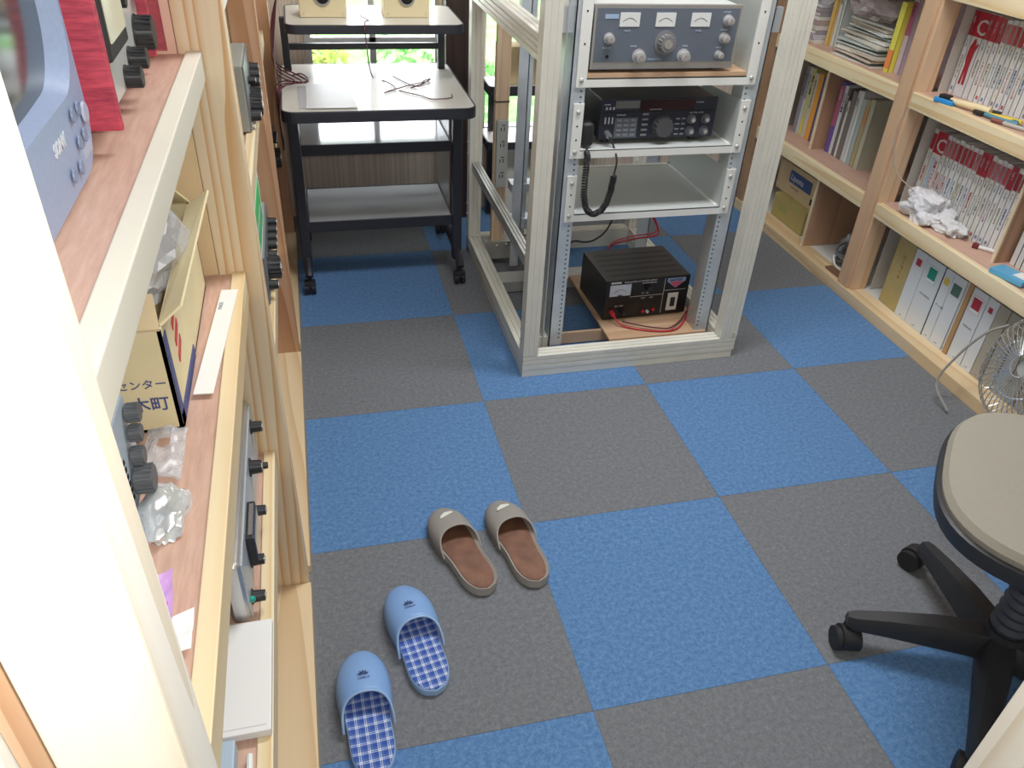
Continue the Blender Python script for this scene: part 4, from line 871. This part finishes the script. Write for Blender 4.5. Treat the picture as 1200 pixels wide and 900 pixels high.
for k in range(14):
    hgt = random.uniform(.007, .013); o = thing('loose_papers', '%s sheaf from the bottom of the untidy paper pile on the far upper shelf' % ORD[k], 'paper', (1.475+k*.004+random.uniform(-.006, .01), .80+random.uniform(-.012, .012), z), random.uniform(-.09, .09), 'sheaves in the untidy paper pile')
    c = [(.74, .75, .73), (.50, .56, .56), (.80, .80, .78), (.60, .54, .46), (.72, .70, .64)][random.choice((0, 0, 1, 2, 3, 4))]
    sm = sheet(6, 8, lambda u, v, q=k: Vector((.21*u, (v-.5)*.23, .0)), hgt*.25, k*3+1).done('sheets', plain('pp_%s' % str(c), c, .7), o); md = sm.modifiers.new('s', 'SOLIDIFY'); md.thickness = hgt*.72; md.offset = 1
    z += hgt
bg2 = blob((1.53, .78, z+.004), .07, .12, .05, .5, 2.4, 17, 3).done('plastic_bag', plain('dark_film', (.42, .36, .36), .2, alpha=.6), None); tag(bg2, 'brownish clear plastic bag lying on the untidy paper pile', 'bag')
cbook(.640, .028, .215, (.78, .72, .10), 'yellow book with an orange foot next to the paper pile', x=1.50, z=.7385, pr=(0.012, .07, (.80, .25, .06))); cbook(.610, .024, .25, (.62, .50, .58), 'pink and white book against the middle post', x=1.52, z=.7385, pr=(.12, .22, (.40, .08, .20)), word='カタログ')
# far bay floor level
c1 = thing('yellow_carton', 'small yellow carton at floor level in the bookcase behind the frame', 'box', (1.50, .96, .0385)); B((0, -.12, 0), (.22, .12, .10), 'box_body', plain('yel_carton', (.46, .38, .14), .6), c1, .002); txt('SOS', .035, plain('green_ink', (.25, .42, .12), .6), c1, basis((-.0005, .07, .04), (0, -1, 0), (0, 0, 1)))
c2 = thing('lettered_carton', 'brown carton with a blue label resting on the yellow carton', 'box', (1.53, .99, .1395)); B((0, -.15, 0), (.22, .15, .125), 'box_body', cardb, c2, .002); B((-.001, -.105, .055), (0, .06, .105), 'blue_label', plain('lab_blue', (.05, .10, .28), .5), c2); txt('Lipesta', .034, plain('lab_txt', (.55, .60, .66), .5), c2, basis((-.0014, .05, .068), (0, -1, 0), (0, 0, 1)), bold=.0006)
B((-.001, -.135, .02), (0, -.115, .045), 'printed_icon', inkblack, c2)
txt('SOFT TISSUE', .011, plain('lab_txt2', (.3, .25, .15), .5), c2, basis((-.0004, .04, .035), (0, -1, 0), (0, 0, 1)))
c3 = B((1.55, .80, .2652), (1.75, 1.12, .3), 'dark_box', plain('dk_box', (.12, .09, .06), .7), None); tag(c3, 'dark flat box on top of the lettered carton', 'box')
bg3 = blob((1.60, .63, .0395), .05, .055, .06, .4, 2.2, 71, 3).done('plastic_bag', plain('bluish_film', (.55, .62, .70), .25, alpha=.7), None); tag(bg3, 'pale bluish plastic bag beside coiled cables at floor level', 'bag')
cc = MB(); random.seed(2)
for k in range(7):
    r = random.uniform(.025, .042); c = Vector((1.535, .57, .05+.009*k)); tl = Matrix.Rotation(random.uniform(-.5, .5), 3, 'X') @ Matrix.Rotation(random.uniform(-.9, .3), 3, 'Y')
    P = [c+tl @ Vector((r*math.cos(a*PI/8), r*math.sin(a*PI/8), 0)) for a in range(17)]; P = [Vector((p.x, p.y, max(p.z, .046))) for p in P]; cc.tube(P, .005, 6)
cc = cc.done('coiled_cable', plain('cable_grey', (.14, .15, .16), .35), None, smooth=True); tag(cc, 'bundle of dark coiled cable at floor level of the bookcase', 'cable')
ww = MB().tube(crv([(1.50, .60, .07), (1.485, .56, .05), (1.49, .52, .045), (1.51, .49, .045)], 6), .004, 6).done('white_cable', white, None, smooth=True); tag(ww, 'short white cable in front of the coiled dark cable', 'cable')
bs = B((1.445, .47, .0405), (1.475, .56, .049), 'brown_block', plain('brown_blk', (.22, .12, .07), .6), None, .001); tag(bs, 'small dark brown wooden block on the bookcase base rail', 'block')

# ---------------------------------------------------------------- fan at the right edge
FN = thing('wire_fan', 'electric fan with a chrome wire cage beside the right bookcase', 'fan', (1.33, -.46, 0), 0)
ctr = Vector((.012, -.02, .27)); nrm = Vector((-.92, .12, .36)).normalized(); u = nrm.orthogonal().normalized(); w = nrm.cross(u)
cg_ = MB()
Rr = .155
for s in (1, -1):
    for k in range(48):
        a = 2*PI*k/48; dr = u*math.cos(a)+w*math.sin(a); pts = [ctr+dr*(.03+(Rr-.03)*t)+nrm*s*(.045*math.cos(t*PI/2)**.7+.004) for t in (0, .35, .65, .85, .96, 1)]
        cg_.tube(pts, .0015, 4)
    for rr, off in ((.03, .049), (.085, .038), (Rr, .004)): cg_.tube([ctr+(u*math.cos(2*PI*k/32)+w*math.sin(2*PI*k/32))*rr+nrm*s*off for k in range(33)], .002, 5)
cgo = cg_.done('cage', chrome, FN, smooth=True); cgo['kind'] = 'stuff'
for k in range(4):
    a = 2*PI*k/4; d1 = u*math.cos(a)+w*math.sin(a); d2 = u*math.cos(a+.8)+w*math.sin(a+.8)
    quad([ctr+d1*.02, ctr+d1*.105+nrm*.012, ctr+(d1+d2)*.06, ctr+d2*.10-nrm*.012]).done('blade', plain('blade_clear', (.50, .52, .45), .2, alpha=.55), FN)
MB().cyl(ctr-nrm*.035, ctr+nrm*.03, .025, n=20).done('hub', plain('fan_grey', (.4, .42, .4), .4), FN, smooth=True)
MB().cyl(ctr-nrm*.085, ctr-nrm*.052, .03, .035, n=20).done('motor', plain('fan_grey', (.4, .42, .4), .4), FN, smooth=True)
MB().tube(crv([(.0, -.04, .03), (.01, -.03, .07), (.03, -.02, .10), ctr-Vector((0, 0, Rr+.006))], 6), .009, 12).done('pole', chrome, FN, smooth=True)
MB().cyl((.0, -.04, 0), (.0, -.04, .03), .085, .075, n=36).done('base', plain('fan_base', (.45, .46, .42), .4), FN, smooth=True)
MB().tube(crv([(.09, .17, .29), (.06, .20, .25), (.03, .23, .16), (.0, .235, .06), (.0, .16, .01)], 8), .0035, 6).done('cord', plain('cord_grey', (.35, .34, .32), .5), FN, smooth=True)

# ---------------------------------------------------------------- office chair
CH = thing('office_chair', 'office chair with beige seat pad and black five star base', 'chair', (.798, -1.080, 0), math.radians(137))
def sq(a, b, e, n=48): return [(a*math.copysign(abs(math.cos(t))**(2/e), math.cos(t)), b*math.copysign(abs(math.sin(t))**(2/e), math.sin(t))) for t in [2*PI*k/n for k in range(n)]]
S1 = sq(.225, .225, 3.0)
def lp(sc, z, dip=0): return [(x*sc, y*sc, z-dip*(x/.24)**2 if False else z) for x, y in S1]
seat = loft([lp(.93, .437), lp(.975, .452), lp(.985, .466), lp(.955, .478), lp(.85, .484), lp(.55, .485), lp(.2, .483)], (True, True)).done('seat_pad', plain('seat_beige', (.33, .31, .26), .85, bump=.5, bscale=500), CH, smooth=True)
loft([lp(.55, .385), lp(.85, .395), lp(.985, .420), lp(1.01, .440), lp(1.005, .452), lp(.965, .456), lp(.9, .4365)], (True, True)).done('seat_shell', black, CH, smooth=True)
MB().cyl((0, 0, .07), (0, 0, .14), .045, .036, n=28).done('hub', black, CH, smooth=True)
bel = [(0, 0, 0)]
m = MB()
for k in range(9): m.cyl((0, 0, .14+.022*k), (0, 0, .151+.022*k), .030, .035, n=24); m.cyl((0, 0, .151+.022*k), (0, 0, .162+.022*k), .035, .030, n=24)
m.done('gas_bellows', plain('bellows', (.05, .055, .075), .5), CH, smooth=True)
MB().cyl((0, 0, .338), (0, 0, .386), .04, n=20).done('seat_mount', black, CH)
A0 = math.radians(80.5-137)
for k in range(5):
    a = A0+2*PI*k/5; d = Vector((math.cos(a), math.sin(a), 0)); s = Vector((-d.y, d.x, 0)); sec = []
    for t, wd, zt_, zb in ((.03, .034, .125, .075), (.12, .028, .118, .070), (.20, .023, .103, .066), (.262, .019, .088, .060), (.278, .012, .084, .062)):
        c = d*t; sec.append([c+s*wd+Vector((0, 0, zb)), c+s*wd*.95+Vector((0, 0, (zt_+zb)/2)), c+s*wd*.6+Vector((0, 0, zt_)), c-s*wd*.6+Vector((0, 0, zt_)), c-s*wd*.95+Vector((0, 0, (zt_+zb)/2)), c-s*wd+Vector((0, 0, zb))])
    leg = loft(sec).done('leg', black, CH, smooth=True)
    wc = d*.272; q = Matrix.Rotation(.5+k*1.3, 3, 'Z') @ d; ax = Vector((-q.y, q.x, 0)); oc = wc+q*.012
    c = MB(); c.cyl(oc+ax*.006+Vector((0, 0, .0255)), oc+ax*.025+Vector((0, 0, .0255)), .025, n=20); c.cyl(oc-ax*.025+Vector((0, 0, .0255)), oc-ax*.006+Vector((0, 0, .0255)), .025, n=20)
    c.cyl(oc-ax*.012+Vector((0, 0, .0255)), oc+ax*.012+Vector((0, 0, .0255)), .010, n=10); c.cyl(wc+Vector((0, 0, .03)), wc+Vector((0, 0, .066)), .008, n=10); c.cyl(oc-ax*.014+Vector((0, 0, .03)), oc+ax*.014+Vector((0, 0, .03)), .0268, n=20)
    c.done('caster', softblack, CH, smooth=True)
m = MB(); m.tube([(-.16, 0, .40), (-.25, 0, .41), (-.285, 0, .47), (-.29, 0, .62)], .014, 10); m.done('back_bar', black, CH, smooth=True)
MB().box((-.33, -.19, .56), (-.285, .19, .90), .035, seg=4).done('backrest', plain('seat_beige', (.33, .31, .26), .85), CH, smooth=True)

# ---------------------------------------------------------------- slippers
def outline(t, L, W, side):
    """half widths (left,right) at t 0 heel .. 1 toe"""
    e = math.sqrt(max(0, 1-(2*t-1)**6)) if False else (1-abs(2*t-1)**4.0)**.5
    waist = 1-.16*math.exp(-((t-.38)/.2)**2)-.10*math.exp(-((t-.0)/.3)**2)
    return W/2*e*waist, W/2*e*waist
def slipper(name, label, toe, heel, W, cm, trim, insole, side, group, arch=.055, logo=None, t0=.50, side2=0):
    toe = Vector(toe); heel = Vector(heel); d = toe-heel; L = d.length; ang = math.atan2(d.y, d.x)
    t = thing(name, label, 'slipper', (heel.x, heel.y, .0005), ang-PI/2, group)   # local +Y towards the toe
    N = 40
    def loop(z, g): 
        pts = []
        for k in range(N+1): a = outline(k/N, L, W, side); pts.append((a[1]*g+.004*side*math.sin(PI*k/N)*(k/N), L*(.5+(k/N-.5)*(1-(1-g)*W/L)), z))
        for k in range(N-1, 0, -1): a = outline(k/N, L, W, side); pts.append((-a[0]*g+.004*side*math.sin(PI*k/N)*(k/N), L*(.5+(k/N-.5)*(1-(1-g)*W/L)), z))
        return pts
    gi = (.955, .84)[side2]
    loft([loop(.0, .95), loop(.003, 1), loop(.014, 1.0), loop((.0175, .024)[side2], .985), loop(.0185, gi+.01)]).done('sole', trim, t, smooth=True)
    ins = loft([loop(.0186, gi), loop(.0205, gi-.02), loop(.0195, .6)]).done('insole', insole, t, smooth=True)
    flare = (.13, .05)[side2]; m = MB(); V = []; nu, nv = 22, 24
    for j in range(nv+1):
        ph = PI*j/nv; row = []
        ts = t0+.02-.17*(1-math.sin(ph))**1.3
        for i in range(nu+1):
            tt = ts+(1-ts)*(i/nu)**.8; tt = min(tt, .9995)
            a = outline(tt, L, W, side)[0]*(1.015+flare*max(0, 1-i/nu)**1.5)
            u_ = (tt-t0)/(1-t0)
            h = arch*(1-max(0, u_)**2.4*.62)*min(1, (a/(W/2*.45)))
            x = a*math.cos(ph); zz = .014+h*math.sin(ph)**.75
            row.append(m.b.verts.new((x+.004*side*math.sin(PI*tt)*tt, L*tt, zz)))
        V.append(row)
    for j in range(nv):
        for i in range(nu): m.b.faces.new((V[j][i], V[j+1][i], V[j+1][i+1], V[j][i+1]))
    edge = [V[j][0].co.copy() for j in range(nv+1)]
    def surf(x, tt): a = outline(tt, L, W, side)[0]; u_ = (tt-t0)/(1-t0); c_ = max(-.99, min(.99, x/a)); return .014+arch*(1-max(0, u_)**2.4*.62)*math.sin(math.acos(c_))**.75
    up = m.done('upper', cm, t, smooth=True); md = up.modifiers.new('s', 'SOLIDIFY'); md.thickness = .003; md.offset = -1
    MB().tube(edge, .0022, 8).done('binding', trim, t, smooth=True)
    return t, surf, L
blu = plain('slipper_blue', (.24, .42, .76), .35, spec=.4); blt = plain('slipper_blue_trim', (.34, .52, .80), .4)
gry = plain('slipper_grey', (.33, .31, .29), .9, bump=.8, bscale=350); grt = plain('slipper_grey_trim', (.40, .37, .34), .9, bump=.6, bscale=350)
brn = plain('insole_brown', (.20, .095, .06), .5, var=.25, vscale=35)
ink = plain('emblem_navy', (.03, .05, .16), .5)
slp = [('blue_slipper', 'sky blue plaid lined slipper nearest the left wall, toe forward', (-.418, -.800), (-.408, -1.050), .098, 0, -1), ('blue_slipper', 'sky blue plaid lined slipper, the farther one beside the grey pair', (-.325, -.655), (-.283, -.910), .098, 0, 1),
       ('grey_slipper', 'left of the two grey felt slippers with brown insoles', (-.205, -.440), (-.135, -.695), .098, 1, -1), ('grey_slipper', 'right of the two grey felt slippers with brown insoles', (-.066, -.440), (-.022, -.697), .098, 1, 1)]
for nm, lab, toe, heel, Wd, kind, side in slp:
    t, surf, L = slipper(nm, lab, (*toe, 0), (*heel, 0), Wd, (blu, gry)[kind], (blt, grt)[kind], (plaidm, brn)[kind], side, None, (.052, .044)[kind], t0=(.52, .63)[kind], side2=kind)
    if kind == 0:   # little leaf emblem and word
        tt = .68
        def up_at(x, y): return surf(x, y/L)+.0024
        for a in (-1.2, -.6, 0, .6, 1.2):
            c0 = Vector((0, L*tt, 0)); dr = Vector((math.sin(a), math.cos(a), 0)); pr = Vector((dr.y, -dr.x, 0)); P = [c0+dr*.001, c0+dr*.007+pr*.0018, c0+dr*.012, c0+dr*.007-pr*.0018]
            m = MB(); A = [m.b.verts.new((p.x, p.y, up_at(p.x, p.y))) for p in P]; Bv = [m.b.verts.new((p.x, p.y, up_at(p.x, p.y)+.0005)) for p in P]; m.b.faces.new(A); m.b.faces.new(Bv)
            for i in range(4): m.b.faces.new((A[i], A[(i+1) % 4], Bv[(i+1) % 4], Bv[i]))
            m.done('emblem_leaf', ink, t)
        txt('CAMELLIA', .005, ink, t, Matrix.Translation((0, L*tt-.008, up_at(.0, L*tt-.004)-.0)) , align='CENTER')
    else:
        tt = .80; m = MB(); P = [(-.020, -.005), (.016, .003), (.014, .010), (-.003, .012), (-.016, .004)]
        A = [m.b.verts.new((x, L*tt+y, surf(x, tt+y/L)+.0028)) for x, y in P]; Bv = [m.b.verts.new(v.co+Vector((0, 0, .001))) for v in A]; m.b.faces.new(A); m.b.faces.new(Bv)
        for i in range(5): m.b.faces.new((A[i], A[(i+1) % 5], Bv[(i+1) % 5], Bv[i]))
        m.done('patch', plain('patch_white', (.72, .74, .68), .6), t)
